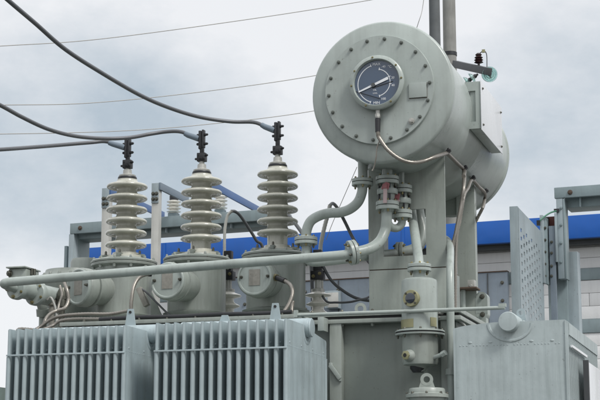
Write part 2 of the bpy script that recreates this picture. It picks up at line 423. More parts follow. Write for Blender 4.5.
# rotated by 90 degrees local +x = world +y ; local y = world -x, so start from its right edge. header cap must face the viewer
def radiator_right():
    w = q1.x - q0.x; n = 22; pitch = .046; L = (n - 1) * pitch; hr = rad(9.8, q0)
    root = thing('radiator', 'weathered grey green radiator at lower right showing its wide flat plate and round header end', 'radiator', (q0.x, YR, .12), 'pressed steel fin radiators on the transformer')
    ORG[root.name] = V((0, 0, .12)); zt = ZRR
    # plate in xz
    mb = MB(); zb = .42
    top = [(0, zt - .022), (.10 * w, zt - .012), (.35 * w, zt - .002), (w - .012, zt + .0), (w, zt - .008)]
    mb.prism([(x, -.004, z) for x, z in top] + [(w, -.004, zb), (0, -.004, zb)], (0, .008, 0))
    mb.prism([(w - .012, -.010, zb), (w, -.010, zb), (w, -.010, zt - .009), (w - .012, -.010, zt - .001)], (0, .020, 0))
    mb.prism([(0, -.009, zb), (.008, -.009, zb), (.008, -.009, zt - .022), (0, -.009, zt - .023)], (0, .018, 0))
    hx = w * .5; hz = PY(510, 322, YR - .03).z
    # crescent pressing under the header
    for sgn in (-1, 1):
        b = len(mb.v); n2 = 20
        for k in range(n2 + 1):
            a = math.pi * (1.02 + .96 * k / n2)
            for rr, yy in ((hr * 1.75, 0), (hr * 1.85, 1), (hr * 2.0, 1), (hr * 2.1, 0)):
                mb.v.append(V((hx + math.cos(a) * rr * 1.15, sgn * (.0038 + .004 * yy), hz + math.sin(a) * rr * .95)))
        for k in range(n2):
            for j in range(3): mb.f.append([b + 4 * k + j, b + 4 * k + j + 1, b + 4 * k + 4 + j + 1, b + 4 * k + 4 + j])
    zf = PY(500, 345, YR).z
    nf = 16
    for k in range(nf):
        x0_ = .012 + (w - .03) * (k + .14) / nf; x1_ = .012 + (w - .03) * (k + .86) / nf
        for sgn in (-1, 1):
            b = len(mb.v); sec = [(x0_, 0), (x0_ + .004, .75), ((x0_ + x1_) / 2, 1), (x1_ - .004, .75), (x1_, 0)]
            for z, m in ((zb + .06, 0), (zb + .09, 1), (zf - .03, 1), (zf - .008, 0)):
                for xx, q in sec: mb.v.append(V((xx, sgn * (-.0 + .0040 + .0007 * q * m), z)))
            for j in range(3):
                for i in range(4): mb.f.append([b + j * 5 + i, b + j * 5 + i + 1, b + (j + 1) * 5 + i + 1, b + (j + 1) * 5 + i])
    for k in range(30):
        if k % 6 == 3: continue
        mb.ball((.02 + (w - .05) * (k + .5) / 30, -.004, zf), .0028, 6, (1.2, .7, 1)); 
    for k in range(5):
        x_ = .02 + (w - .05) * (k * 6 + 3.5) / 30
        mb.ball((x_, -.004, zf + .012), .009, 8, (1, .35, .5))
    fm = mb.mesh('fin', M['radr'], V((0, 0, .12)))
    for i in range(n):
        o = bpy.data.objects.new('fin', fm); COL.objects.link(o); o.parent = root; o.location = (0, i * pitch, 0)
    for z in (hz, zb + .06):
        hp = part('header_pipe', MB().lathe((hx, -.045, z), (0, 1, 0), [(hr * .95, 0), (hr, .004), (hr, L + .10)], 36), 'radr', root)
        part('end_cap', MB().lathe((hx, -.045, z), (0, -1, 0), [(hr * .97, -.003), (hr * 1.0, .002), (hr * .93, .008), (hr * .3, .010)], 36), 'radr', hp)
    part('top_strip', MB().bb((w - .008, .012, zt - .06), (w + .003, L, zt - .012)), 'radr', root)
    part('tie_bar', MB().bar((w + .009, .02, zt - .105), (w + .009, .50, zt - .105), .008, .010), 'white', root)
    part('tie_bar', MB().bar((w + .009, .02, 1.2), (w + .009, L - .01, 1.2), .008, .010), 'radr', root)
    part('bottom_stay', MB().bb((hx - .02, .01, .12), (hx + .02, .04, zb + .02)).bb((hx - .02, L - .04, .12), (hx + .02, L - .01, zb + .02)), 'radr', root)
    root.location = (q0.x, YR, .12)
    # lifting lug behind the header end
    pp = PY(521, 316, YR + .1) - V((q0.x, YR, 0))
    eye(root, V((pp.x, .1, zt + .045)), .018, .008, (0, -1, 0), 'rad', .012, 'lifting_lug')
    return w, L
wR, LR = radiator_right()
# pale panel beyond the right radiator
pp = PX(587, 362, q1.x + .035); pe = PX(599, 372, q1.x + .035)
wp = thing('pale_side_panel', 'pale upright sheet metal panel against the side of the right radiator', 'panel', (pp.x, (pp.y + pe.y) / 2, .12))
part('sheet', MB().bb((pp.x - .006, pp.y, .12), (pp.x + .006, pe.y, pp.z)), 'boxface', wp, .002)
part('post', MB().bb((pp.x - .014, pp.y - .022, .12), (pp.x + .008, pp.y - .001, pp.z + .006)), 'cable', wp)

# ------------------------------------------------------------------ bushings and turrets
YB = 7.2
def shedstack(o, z0, z1, n, rs, rc):
    """porcelain: sheds with a drooping rounded lip and a recessed underside"""
    pr = [(rc * 1.0, z0)]; ps = (z1 - z0) / n
    for i in range(n):
        b = z0 + i * ps
        pr += [(rc, b + ps * .10), (rc * 1.04, b + ps * .26), (rc + (rs - rc) * .35, b + ps * .32), (rc + (rs - rc) * .45, b + ps * .25), (rc + (rs - rc) * .55, b + ps * .33),
               (rs * .90, b + ps * .29), (rs * .955, b + ps * .27), (rs * .99, b + ps * .32), (rs, b + ps * .40), (rs * .985, b + ps * .49), (rs * .93, b + ps * .565), (rc + (rs - rc) * .5, b + ps * .66), (rc * 1.12, b + ps * .745), (rc, b + ps * .92)]
    pr.append((rc, z1)); return pr
turr_grp = 'steel turrets carrying the tall bushings'
def turret(cx, ytop, rbody_px, daz, dlen, dr_px, label, drumlabel):
    c = PY(cx, ytop, YB); r = rad(rbody_px, c); z1 = c.z
    t = thing('bushing_turret', label, 'turret', (c.x, YB, ZC), turr_grp)
    part('body', MB().cyl((c.x, YB, ZC + .012), (c.x, YB, z1 - .014), r, n=56), 'green', t)
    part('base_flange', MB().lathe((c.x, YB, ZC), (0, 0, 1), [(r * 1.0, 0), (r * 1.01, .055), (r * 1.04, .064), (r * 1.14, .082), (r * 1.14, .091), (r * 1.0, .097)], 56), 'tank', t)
    f = part('lid', MB().lathe((c.x, YB, z1 - .022), (0, 0, 1), [(r * 1.02, -.012), (r * 1.15, -.002), (r * 1.16, .008), (r * 1.15, .010)], 56).lathe((c.x, YB, z1 - .009), (0, 0, 1), [(r * 1.16, 0), (r * 1.17, .008), (r * 1.12, .014), (r * .80, .020), (r * .78, .026)], 56), 'green', t)
    part('gasket', MB().cyl((c.x, YB, z1 - .0125), (c.x, YB, z1 - .0085), r * 1.13, n=48), 'gasket', f)
    for i in range(12):
        a = i * math.pi / 6 + .1; bolt(f, V((c.x + math.cos(a) * r * 1.07, YB + math.sin(a) * r * 1.07, z1 + .007)), (0, 0, 1), .0055, .010, 'green')
        bolt(f, V((c.x + math.cos(a) * r * 1.09, YB + math.sin(a) * r * 1.09, z1 - .030)), (0, 0, -1), .007, .012, 'green')
    # clamps over the bushing foot
    for i in range(5):
        a = i * 2 * math.pi / 5 + 1.1; e = V((math.cos(a), math.sin(a), 0)); b = V((c.x, YB, z1 + .016))
        part('clamp', MB().bar(b + e * r * .42 + V((0, 0, .012)), b + e * r * .82 + V((0, 0, .010)), .022, .014).box(b + e * r * .80 + V((0, 0, .0)), (.018, .018, .02)), 'tank', t, .002)
        bolt(t, b + e * r * .64 + V((0, 0, .017)), (0, 0, 1), .006, .018, 'bolt')
    # round terminal drum
    d = V((math.sin(daz), -math.cos(daz), 0)); dz = ZC + (z1 - ZC) * .585; o = V((c.x, YB, dz)); dr = rad(dr_px, o)
    dm = part('terminal_drum', MB().lathe(o + d * (r * .8), d, [(dr * .82, 0), (dr * .82, dlen - r * .8 - .075), (dr * 1.0, dlen - r * .8 - .070), (dr * 1.0, dlen - r * .8 - .060), (dr * .90, dlen - r * .8 - .058), (dr * .90, dlen - r * .8 - .049), (dr * 1.0, dlen - r * .8 - .046), (dr * 1.0, dlen - r * .8 - .006), (dr * .95, dlen - r * .8)], 44), 'green', t)
    fc = o + d * dlen
    w = V((0, 0, 1)).cross(-d).normalized() * -1
    w = d.cross(V((0, 0, 1))).normalized() * -1
    lidm = part('drum_lid', MB().lathe(fc, d, [(dr * .94, -.003), (dr * .94, .010), (dr * .90, .014), (dr * .84, .014), (dr * .80, .008), (dr * .3, .0085)], 44), 'pipe', dm)
    part('name_plate', MB().prism([fc + d * .0083 + w * (sx * dr * .30) + V((0, 0, sz * dr * .42)) for sx, sz in ((-1, -1), (1, -1), (1, 1), (-1, 1))], d * .003), 'plate', lidm)
    for s in (-1, 1):
        bolt(lidm, fc + d * .006 + w * (s * dr * .72) + V((0, 0, .003)), d, .006, .018, 'bolt')
    return c, r, dr, fc, d, w
ta = turret(124, 262.5, 28.5, R(-26), .275, 19, 'grey green round bushing turret under the leftmost tall bushing, its drum turned left', '')
tb = turret(197, 259.5, 29.0, R(-3), .33, 18.6, 'grey green round bushing turret under the middle tall bushing, its drum facing the viewer', '')
tc_ = turret(276, 255.5, 29.5, R(0), .31, 18.6, 'grey green round bushing turret under the tall bushing nearest the big cylinder', '')
bg = 'tall grey porcelain bushings on the cover'
def bushing(cx, ysh0, ysh1, ycap, yblk0, yblk1, ytop, base, label, side):
    """ysh0 top shed, ysh1 lowest shed (pixels), base = z of the turret lid"""
    c = PY(cx, ysh1, YB); P = lambda y: PY(cx, y, YB).z
    rs = rad(20.6, c); rc = rad(10.2, c); z0 = P(ysh1 + 5.5); z1 = P(ysh0 - 5.8)
    t = thing('high_voltage_bushing', label, 'insulator', (c.x, YB, base), bg)
    o = V((c.x, YB, 0))
    part('foot', MB().lathe(o, (0, 0, 1), [(rc * 1.9, base), (rc * 1.9, base + .012), (rc * 1.35, base + .016), (rc * 1.3, base + .03), (rc * 1.0, base + .034), (rc * 1.0, z0)], 40), 'porc', t)
    part('porcelain', MB().lathe(o, (0, 0, 1), shedstack(o, z0, z1, 6, rs, rc), 56), 'porc', t, sharp=70)
    zc = P(ycap)
    cp = part('cap', MB().lathe(o, (0, 0, 1), [(rc * .9, z1 - .002), (rc * .95, z1 + .008), (rc * .9, z1 + .014)], 36), 'dark', t)
    part('collar', MB().lathe(o, (0, 0, 1), [(rc * .82, z1 + .013), (rc * .84, z1 + .022), (rc * .45, z1 + .030), (rc * .42, z1 + .05), (rc * .26, z1 + .055), (rc * .26, P(yblk1) + .004)], 28), 'zinc', t)
    zb0, zb1 = P(yblk1), P(yblk0)
    ck = part('stud_clamp', MB().box((c.x, YB, (zb0 + zb1) / 2), (.044, .034, (zb1 - zb0) * .86)).box((c.x + .006, YB - .004, (zb0 + zb1) / 2), (.030, .048, (zb1 - zb0) * .5)), 'black', t, .004)
    for s in (-1, 1): 
        bolt(ck, (c.x + s * .021, YB - .006, (zb0 + zb1) / 2 + .008 * s), (s, -.3, 0), .006, .012, 'dark'); bolt(ck, (c.x + s * .010, YB - .016, (zb0 + zb1) / 2 - .008 * s), (0, -1, 0), .006, .012, 'dark')
    zt = P(ytop)
    part('riser', MB().bar((c.x, YB, zb1 - .006), (c.x, YB, zt - .062), .020, .014, V((0, 1, 0))), 'black', t, .002)
    pd = part('terminal_pad', MB().bb((c.x - .016, YB - .012, zt - .095), (c.x - .002, YB + .016, zt - .002)).bb((c.x + .001, YB - .012, zt - .088), (c.x + .012, YB + .016, zt + .002)), 'black', t, .003)
    for zz in (zt - .022, zt - .068):
        bolt(pd, (c.x + .012, YB + .002, zz), (1, -.1, 0), .007, .016, 'dark')
        bolt(pd, (c.x - .016, YB + .002, zz), (-1, -.1, 0), .007, .012, 'dark')
    lug = V((c.x - .028, YB, zt - .040))
    return c.x, zt
bA = bushing(126, 185.8, 244.5, 175, 159.5, 169.5, 139.5, ta[0].z + .015, 'leftmost tall grey porcelain bushing, in front of a galvanised post', -1)
bB = bushing(201, 180.5, 238.3, 169, 152.5, 162.5, 130.5, tb[0].z + .015, 'middle of the three tall grey porcelain bushings, beside the small post insulators', -1)
bC = bushing(277.5, 173.5, 232.8, 162, 145.5, 155.5, 122, tc_[0].z + .015, 'rightmost tall grey porcelain bushing, nearest the big cylinder', -1)
# overhead conductors fixed on the bushings
cg = 'thick aluminium conductors running to the bushings'
def conductor(pts, label, lugp):
    ps = [PY(x, y, Y) for x, y, Y in pts]; 
    t = thing('overhead_conductor', label, 'cable', ps[-1], cg)
    part('strand', MB().tube(ps, lambda u: .0095, 12, 8), 'alu', t)
    part('crimp_lug', MB().tube([ps[-1] + (ps[-2] - ps[-1]).normalized() * .055, ps[-1] + (ps[-2] - ps[-1]).normalized() * .035, lugp + V((.002, 0, .004))], lambda u: .0125 + .003 * u, 12, 0), 'busg', t, 0)
lp = lambda b: V((b[0] - .018, YB, b[1] - .045))
conductor([(-40, -42, 5.2), (8, 0, 5.5), (35, 23, 5.75), (65, 49, 6.0), (102, 73, 6.3), (140, 95, 6.65), (170, 108, 6.9), (200, 117, 7.05), (230, 121.5, 7.15), (252, 122, 7.2), (262, 125, 7.2), (270.5, 130, 7.2)], 'longest thick cable, sweeping from the top left corner down to the rightmost tall bushing', lp(bC))
conductor([(-50, 80, 5.9), (0, 105, 6.2), (22, 117, 6.4), (48, 129, 6.6), (75, 136, 6.8), (105, 138.5, 6.95), (130, 137.5, 7.05), (150, 134, 7.15), (168, 131.5, 7.2), (182, 132, 7.2), (194, 138, 7.2)], 'thick cable dipping from the left edge to the middle tall bushing', lp(bB))
conductor([(-60, 153, 6.2), (0, 149.5, 6.5), (35, 147, 6.8), (60, 145, 7.0), (90, 142.5, 7.15), (106, 141.5, 7.2), (118.5, 146, 7.2)], 'short nearly level thick cable at the left edge ending on the leftmost tall bushing', lp(bA))

# ------------------------------------------------------------------ smaller turret and valve block on the far left of the cover
c0 = PY(72, 281, 7.35); r0 = rad(30, c0)
t0 = thing('low_turret', 'low stepped grey green turret at the left end of the cover', 'turret', (c0.x, 7.35, ZC))
part('body', MB().lathe((c0.x, 7.35, ZC), (0, 0, 1), [(r0 * .8, 0), (r0 * .8, .10), (r0 * .98, c0.z - ZC - .04), (r0 * .98, c0.z - ZC)], 44), 'tank', t0)
part('lid', MB().lathe((c0.x, 7.35, c0.z), (0, 0, 1), [(r0 * 1.0, 0), (r0 * 1.02, .01), (r0 * 1.0, .016), (r0 * .92, .030), (r0 * .88, .050), (r0 * .6, .056)], 44), 'green', t0)
hc = PY(86, 268, 7.35)
part('cap', MB().lathe((hc.x, 7.35, c0.z + .045), (0, 0, 1), [(rad(15.5, hc), 0), (rad(15.5, hc), .045), (rad(14, hc), .062), (rad(6, hc), .067)], 40), 'green', t0)
for i in range(9):
    a = math.pi + i * math.pi / 8 * 1.0; bolt(t0, V((c0.x + math.cos(a) * r0 * .97, 7.35 + math.sin(a) * r0 * .97, c0.z + .016)), (0, 0, 1), .007, .014, 'green')
vb = PY(22, 280, 6.95)
vt = thing('valve_block', 'pair of round bolted valve ends under a small box at the far left edge', 'valve', vb)
for (x_, y_, r_px, Y0, Y1) in ((15, 288, 11.5, 6.74, 7.0), (34, 293, 12.5, 6.86, 7.12)):
    p1 = PY(x_, y_, Y0); rr = rad(r_px, p1)
    bd = part('valve_end', MB().lathe(p1, (.15, 1, 0), [(rr * .9, 0), (rr, .008), (rr, .028), (rr * .8, .032), (rr * .78, Y1 - Y0)], 36), 'pipe', vt)
    for k in range(5):
        a = -.5 - k * 1.256; bolt(bd, p1 + V((math.cos(a), 0, math.sin(a))) * rr * .76, (0, -1, 0), .007, .012, 'brass')
b1 = PY(18, 273, 6.92)
part('top_box', MB().bb((PY(10.5, 270, 6.9).x, 6.88, PY(10, 283, 6.9).z), (PY(28, 270, 6.9).x, 7.02, PY(10, 269.5, 6.9).z)), 'green', vt, .006)
part('top_box_lid', MB().bb((PY(9.6, 270, 6.9).x, 6.86, PY(10, 269.5, 6.9).z + .001), (PY(28.8, 270, 6.9).x, 7.03, PY(10, 269.5, 6.9).z + .008)).cyl(PY(20, 269, 6.9), PY(20, 266.5, 6.9), .008), 'green', vt, .002)
bolt(vt, PY(10, 273.5, 6.88), (-.6, -1, 0), .014, .014, 'bolt')
part('side_screw', MB().cyl(PY(32, 275, 6.93), PY(32, 268.5, 6.93), .008, n=10).cyl(PY(34.5, 275, 6.93), PY(34.5, 269, 6.93), .007, n=10), 'bolt', vt)
p1 = PY(27, 278, 7.0); p2 = PY(52, 296, 7.2)
part('connecting_pipe', MB().tube([p1, PY(30, 290, 7.05), PY(38, 291, 7.2), PY(52, 288, 7.3)], rad(5, p1), 20), 'green', vt)
part('drain_elbow', MB().tube([PY(38, 297, 7.1), PY(42, 306, 7.12), PY(43, 313, 7.14)], rad(5, p1), 14).cyl(PY(42.5, 309, 7.13), PY(43, 316, 7.14), rad(6.5, p1), n=20), 'green', vt)
part('support_leg', MB().cyl((PY(43, 316, 7.14).x, 7.14, ZC + 0.0), PY(43, 315, 7.14), rad(4, p1), n=16), 'green', vt)

# ------------------------------------------------------------------ conservator
YC = 6.6; cc = PY(382, 91.3, YC); RC = rad(73.4, cc); LC = 1.53
print('conservator', cc, RC)
cz = cc.z
cons = thing('conservator', 'large grey green oil cylinder with round gauge and bolted end, raised above the tank', 'conservator', (cc.x, YC + .6, cz - RC))
ax = V((0, 1, 0))
prof = [(RC * .60, .0), (RC * .965, .0), (RC * .99, .006), (RC * 1.0, .016), (RC * 1.0, .028), (RC * .985, .040), (RC * .965, .046), (RC * .965, LC * .5 - .004), (RC * .969, LC * .5), (RC * .965, LC * .5 + .004), (RC * .965, LC - .12), (RC * .985, LC - .115), (RC * .985, LC - .10), (RC * .93, LC - .05), (RC * .8, LC - .012), (RC * .5, LC + .02), (RC * .1, LC + .028)]
part('shell', MB().lathe(cc, ax, prof, 96), 'cons', cons)
rc_ = RC * .765
ec = V((cc.x - .010, YC, cz + .006))
cp = part('end_cover', MB().lathe(ec, -ax, [(rc_, -.003), (rc_, .012), (rc_ * .992, .016), (rc_ * .3, .017)], 96), 'cons', cons)
gc = PY(376.8, 82.5, YC - .05); rg = rad(28, gc)
nb = 18
for i in range(nb):
    a = R(83) + 2 * math.pi * i / nb
    q = ec + V((math.cos(a) * rc_ * .925, -.016, math.sin(a) * rc_ * .925))
    bolt(cp, q, -ax, .0066, .013, 'bolt2')
q = PY(411.5, 121, YC - .02); bolt(cp, q, -ax, .011, .014, 'zinc')
# small blank plate with raised rim
a0, b0 = PY(409, 83.5, YC - .018), PY(427, 97, YC - .018)
part('blank_plate', MB().bb((a0.x, YC - .0245, b0.z), (b0.x, YC - .0165, a0.z)), 'cons', cp, .002)
part('plate_edge', MB().bb((a0.x - .001, YC - .0185, b0.z - .0022), (b0.x + .0012, YC - .0163, b0.z - .0003)).bb((b0.x + .0003, YC - .0185, b0.z), (b0.x + .0012, YC - .0163, a0.z)), 'rusty', cp)
# gauge
g = part('gauge', MB().lathe((gc.x, YC - .012, gc.z), -ax, [(rg * .93, 0), (rg * .95, .028), (rg, .030), (rg, .044), (rg * .97, .048), (rg * .86, .052), (rg * .83, .046), (rg * .82, .034), (rg * .80, .034)], 64), 'pipe', cons)
gy = YC - .012 - .0345
part('dial', MB().lathe((gc.x, gy, gc.z), -ax, [(rg * .82, 0), (rg * .82, .001)], 64), 'blueface', g)
def arc(c, r, a0, a1, w, y, n=30):
    mb = MB(); b = 0
    for k in range(n + 1):
        a = a0 + (a1 - a0) * k / n
        for rr, yy in ((r - w / 2, y), (r + w / 2, y), (r + w / 2, y - .0008), (r - w / 2, y - .0008)): mb.v.append(V((c.x + math.cos(a) * rr, yy, c.z + math.sin(a) * rr)))
    for k in range(n):
        for j in range(4): mb.f.append([4 * k + j, 4 * k + (j + 1) % 4, 4 * k + 4 + (j + 1) % 4, 4 * k + 4 + j])
    mb.f += [[0, 3, 2, 1], [4 * n, 4 * n + 1, 4 * n + 2, 4 * n + 3]]
    return mb
ydl = gy - .0012
part('level_scale', arc(V((gc.x, 0, gc.z - .004)), rg * .70, R(108), R(250), .0032, ydl), 'white', g)
part('temperature_scale', arc(V((gc.x - .002, 0, gc.z)), rg * .50, R(-78), R(78), .0032, ydl), 'white', g)
for cx_, r_, angs in ((V((gc.x, 0, gc.z - .004)), rg * .70, (108, 250)), (V((gc.x - .002, 0, gc.z)), rg * .50, (-78, 78, 22, -8))):
    for a_ in angs:
        a_ = R(a_); e = V((math.cos(a_), 0, math.sin(a_))); c_ = V((cx_.x, ydl - .0005, cx_.z))
        part('tick_mark', MB().bar(c_ + e * (r_ - .004), c_ + e * (r_ + .007), .0032, .0012, V((0, 1, 0))), 'white', g)
ndl = MB()
p_a, p_b = PY(358.5, 92, ydl - .006), PY(388, 77.8, ydl - .006); dd = (p_b - p_a).normalized(); ww = V((-dd.z, 0, dd.x))
ndl.prism([p_a - ww * .003, p_b - ww * .0065, p_b + ww * .0065, p_a + ww * .003], (0, .0015, 0))
pt = part('pointer', ndl, 'white', g)
mid = (p_a + p_b) / 2; part('pointer_hub', MB().cyl(V((mid.x, ydl, mid.z)), V((mid.x, ydl - .010, mid.z)), .009), 'cable', g)
p_a, p_b = PY(354, 91, ydl - .003), PY(380, 98.5, ydl - .003)
part('thin_pointer', MB().bar(p_a, p_b, .003, .0015, V((0, 1, 0))).bar(PY(372, 88, ydl - .002), PY(393, 81, ydl - .002), .0025, .0012, V((0, 1, 0))), 'black', g)
def text(body, px, py, h, parent, mat='white'):
    cu = bpy.data.curves.new('text', 'FONT'); cu.body = body; cu.size = h; cu.extrude = .0004; cu.align_x = 'CENTER'; cu.align_y = 'CENTER'
    o = bpy.data.objects.new('text', cu); COL.objects.link(o)
    dg = bpy.context.evaluated_depsgraph_get(); me = bpy.data.meshes.new_from_object(o.evaluated_get(dg)); bpy.data.objects.remove(o)
    me.materials.clear(); me.materials.append(M[mat]); p = PY(px, py, ydl - .0006)
    n = bpy.data.objects.new('lettering', me); COL.objects.link(n); n.parent = parent
    n.matrix_local = Matrix.Translation(p - ORG[parent.name]) @ Matrix.Rotation(R(90), 4, 'X')
for s_, x_, y_, h_ in (('MAX', 376.5, 64.2, .0165), ('-40', 383.4, 66.6, .0135), ('°C', 389.8, 66.6, .017), ('20', 392.9, 77.6, .0145), ('40', 393.1, 85.2, .0145), ('100', 383.4, 98.8, .0145), ('MIN', 376.6, 102.8, .0165), ('OIL', 374.8, 90, .010), ('LEVEL', 375.2, 93.2, .008)):
    text(s_, x_, y_, h_, g)
for a_ in (38, 98, 150, 185, 245, 305, 5):
    a_ = R(a_); bolt(g, V((gc.x + math.cos(a_) * rg * .92, YC - .012 - .049, gc.z + math.sin(a_) * rg * .92)), -ax, .004, .006, 'brass')
# cable gland under the gauge
gl0, gl1, gl2 = PY(377.8, 110, YC - .04), PY(377.8, 118, YC - .04), PY(377.8, 132, YC - .04)
gn = part('gland', MB().cyl(gl0, gl1, .010, n=12).cyl(PY(377.8, 114, YC - .04), PY(377.8, 117, YC - .04), .0125, n=6), 'zinc', cons)
part('gland_sleeve', MB().lathe(gl1, gl2 - gl1, [(.009, 0), (.012, .003), (.011, (gl2 - gl1).length)], 14), 'black', gn)
# junction box on the right flank
RX = cc.x + RC
fx = RX + .035                                               # plane of the pale cover
k0, k1 = PX(482, 128.5, fx), PX(502.5, 154, fx); kt = PX(482, 82.0, fx); kt2 = PX(502.3, 112, fx)
print('box', k0, k1, kt)
y0_, y1_ = k0.y, k1.y; zb_, zt_ = k0.z, kt.z
jb = part('junction_box', MB().bb((fx - .055, y0_ + .01, zb_), (fx - .004, y1_, zt_ - .004)), 'cons', cons, .003)
part('box_cover', MB().bb((fx - .003, y0_ - .006, zb_ - .006), (fx, y1_ + .004, zt_ + .002)), 'boxface', jb, .001)
for yy in (y0_ + .03, y1_ - .03):
    for zz in (zb_ + .025, zt_ - .03): bolt(jb, (fx, yy, zz), (1, 0, 0), .005, .006, 'bolt')
# C-shaped bracket plate carrying the box
bk = MB()
lx = PY(462, 90, y0_ + .005).x; mx_ = PY(466.5, 120, y0_ + .005).x
ih0, ih1 = PY(475, 121, y0_).z, PY(475, 91, y0_).z
rx_ = PY(475.5, 100, y0_).x
bk.bb((lx - .06, y0_, zt_ - .045), (fx - .005, y0_ + .008, zt_ - .002)).bb((rx_, y0_, zb_ + .002), (fx - .005, y0_ + .008, zt_ - .045)).bb((lx + .01, y0_, zb_ + .002), (rx_, y0_ + .008, zb_ + .035))
part('box_bracket', bk, 'cons', jb)
part('box_bracket', MB().bb((lx + .0, y1_ - .02, zb_ + .002), (fx - .058, y1_ - .012, zt_ - .03)), 'cons', jb)
# bottom saddle stubs (pads where the supports meet the shell)
# pipe stubs under the shell
def stub(px, py, Y, rpx, name='pipe_stub'):
    p = PY(px, py, Y); r = rad(rpx, p)
    dx = p.x - cc.x; zz = cz - math.sqrt(max(0, (RC * .96) ** 2 - dx * dx)) + .02
    part(name, MB().cyl((p.x, Y, p.z), (p.x, Y, zz), r, n=24), 'pipe', cons)
    return p

# flexible conduits clipped to the conservator
def shellpt(px, py, off=.006):
    """point where the line of sight meets the conservator shell"""
    d = ray(px, py).normalized(); ox, oz = CAM.x - cc.x, CAM.z - cz; r = RC * .965 + off
    a = d.x ** 2 + d.z ** 2; b = 2 * (ox * d.x + oz * d.z); c = ox * ox + oz * oz - r * r
    D = b * b - 4 * a * c
    t = (-b - math.sqrt(max(D, 0))) / (2 * a); return CAM + d * t
cond_g = 'braided steel conduits clipped along the transformer'
e1 = shellpt(447, 153, .02); e2 = shellpt(464, 170, .02)
print('shell pts', e1, e2, shellpt(485, 190), PY(377.8, 132, YC - .04))
fc1 = thing('flexible_conduit', 'braided conduit looping from the round gauge along the cylinder flank down to the tank cover', 'conduit', PY(450, 262, 7.0), cond_g)
pts = [PY(377.8, 130, YC - .04), PY(378.2, 135, YC - .045), PY(380, 139, YC - .05), PY(388, 150, YC - .05), PY(400, 159, YC - .04), PY(412, 162.5, YC - .02), PY(424, 161, YC + .03), PY(436, 156.5, YC + .08), e1]
part('hose', MB().tube(pts, .0095, 12, 8, rib=.16), 'conduit', fc1)
part('hose', MB().tube([e1, e1.lerp(e2, .5) + V((.002, 0, -.002)), e2, e2.lerp(PY(463.5, 178, 7.0), .8)], .0095, 12, 6, rib=.16), 'conduit', fc1)
part('hose', MB().tube([e2, PY(464, 184, 7.0), PY(461, 205, 6.98), PY(456, 232, 6.97), PY(452, 255, 6.97), V((PY(452, 258, 6.97).x, 6.97, ZC))], .0095, 12, 6, rib=.16), 'conduit', fc1)
e3, e4 = shellpt(472, 180, .015), shellpt(485, 193, .012)
fc2 = thing('flexible_conduit', 'braided conduit on the two rear clips of the cylinder, dropping beside the rear support', 'conduit', PY(452, 262, 7.02), cond_g)
part('hose', MB().tube([PY(475.5, 222, 7.66), PY(479, 215, 7.64), PY(483, 207, 7.6), PY(484.5, 200, e4.y + .06), e4, e3.lerp(e4, .5), e3, e3.lerp(PY(466, 192, 7.04), .7), PY(464, 196, 7.03), PY(460, 220, 7.02), PY(456, 245, 7.01), V((PY(454, 258, 7.01).x, 7.01, ZC))], .0085, 12, 6, rib=.16), 'conduit', fc2)
# the far end drops behind the rear column
for i, (p_, pr) in enumerate(((e1, fc1), (e2, fc1), (e3, fc2), (e4, fc2))):
    n_ = V((p_.x - cc.x, 0, p_.z - cz)).normalized()
    part('clip', MB().box(p_ + V((.006, -.004, .006)), (.030, .024, .012), n_.to_track_quat('Z', 'Y')).ball(p_ + V((.010, -.010, .012)), .010, 8), 'black', pr)
# thin drip cord hanging from the gauge hose
pc = PY(380, 139, YC - .05)
hc_ = thing('hanging_cord', 'thin frayed cord hanging below the gauge cable', 'cord', PY(373, 172, YC - .04))
part('cord', MB().tube([pc, PY(377, 148, YC - .045), PY(376, 158, YC - .04), PY(374, 167, YC - .03), PY(372, 171, YC - .03)], .0035, 8, 6, rib=.3, pitch=.006), 'conduit', hc_)

# ------------------------------------------------------------------ conservator support
sp = thing('conservator_support', 'grey green box and plate frame carrying the big cylinder on the tank cover', 'support frame', (PY(408, 290, 6.95).x, 7.1, ZC))
YS = 6.92
xa, xb = PY(369, 290, YS).x, PY(446.5, 290, YS).x
xc, xd = PY(383, 235, YS).x, PY(426, 235, YS).x
zp = PY(400, 268.5, YS).z; zo0, zo1 = PY(400, 256, YS).z, PY(400, 210, YS).z
part('pedestal', MB().bb((xa, YS, ZC), (xb, YS + .30, zp - .004)), 'green', sp, .003)
part('gasket', MB().bb((xa + .003, YS + .004, zp - .004), (xb - .003, YS + .29, zp)), 'rusty', sp)
hsh = lambda x: cz - math.sqrt(max(0, (RC * .96) ** 2 - (x - cc.x) ** 2)) + .01
fr = MB(); t_ = .012
fr.bb((xa, YS, zp), (xb, YS + t_, zo0))
fr.bb((xa, YS, zo0), (xc, YS + t_, zo1)).bb((xd, YS, zo0), (xb, YS + t_, zo1))
n_ = 16; poly = [(xb, YS, zo1), (xa, YS, zo1)] + [(xa + (xb - xa) * k / n_, YS, hsh(xa + (xb - xa) * k / n_)) for k in range(n_ + 1)]
fr.prism(poly, (0, t_, 0))
part('front_plate', fr, 'green', sp)
part('web_plate', MB().bb((xa + .012, YS + t_, zp), (xa + .022, YS + .28, hsh(xa + .03))), 'green', sp)
YS2 = 7.62
x3, x4 = PY(457, 250, YS2).x, PY(475.5, 250, YS2).x
part('rear_column', MB().bb((x3, YS2, ZC), (x4, YS2 + .05, hsh(x4) + .02)), 'green', sp, .003)
x5, x6 = PY(446, 250, YS2).x, PY(452, 250, YS2).x
part('rear_crosspiece', MB().bb((PY(384, 250, YS2).x, YS2 + .012, hsh(x3) - .10), (x3 - .001, YS2 + .03, hsh(x3) + .03)), 'tank', sp)
part('rear_column', MB().bb((PY(372, 250, YS2).x, YS2, ZC), (PY(382.5, 250, YS2).x, YS2 + .05, hsh(PY(377, 250, YS2).x) + .03)), 'green', sp, .003)
ledge = PY(468, 288, YS2 - .06)
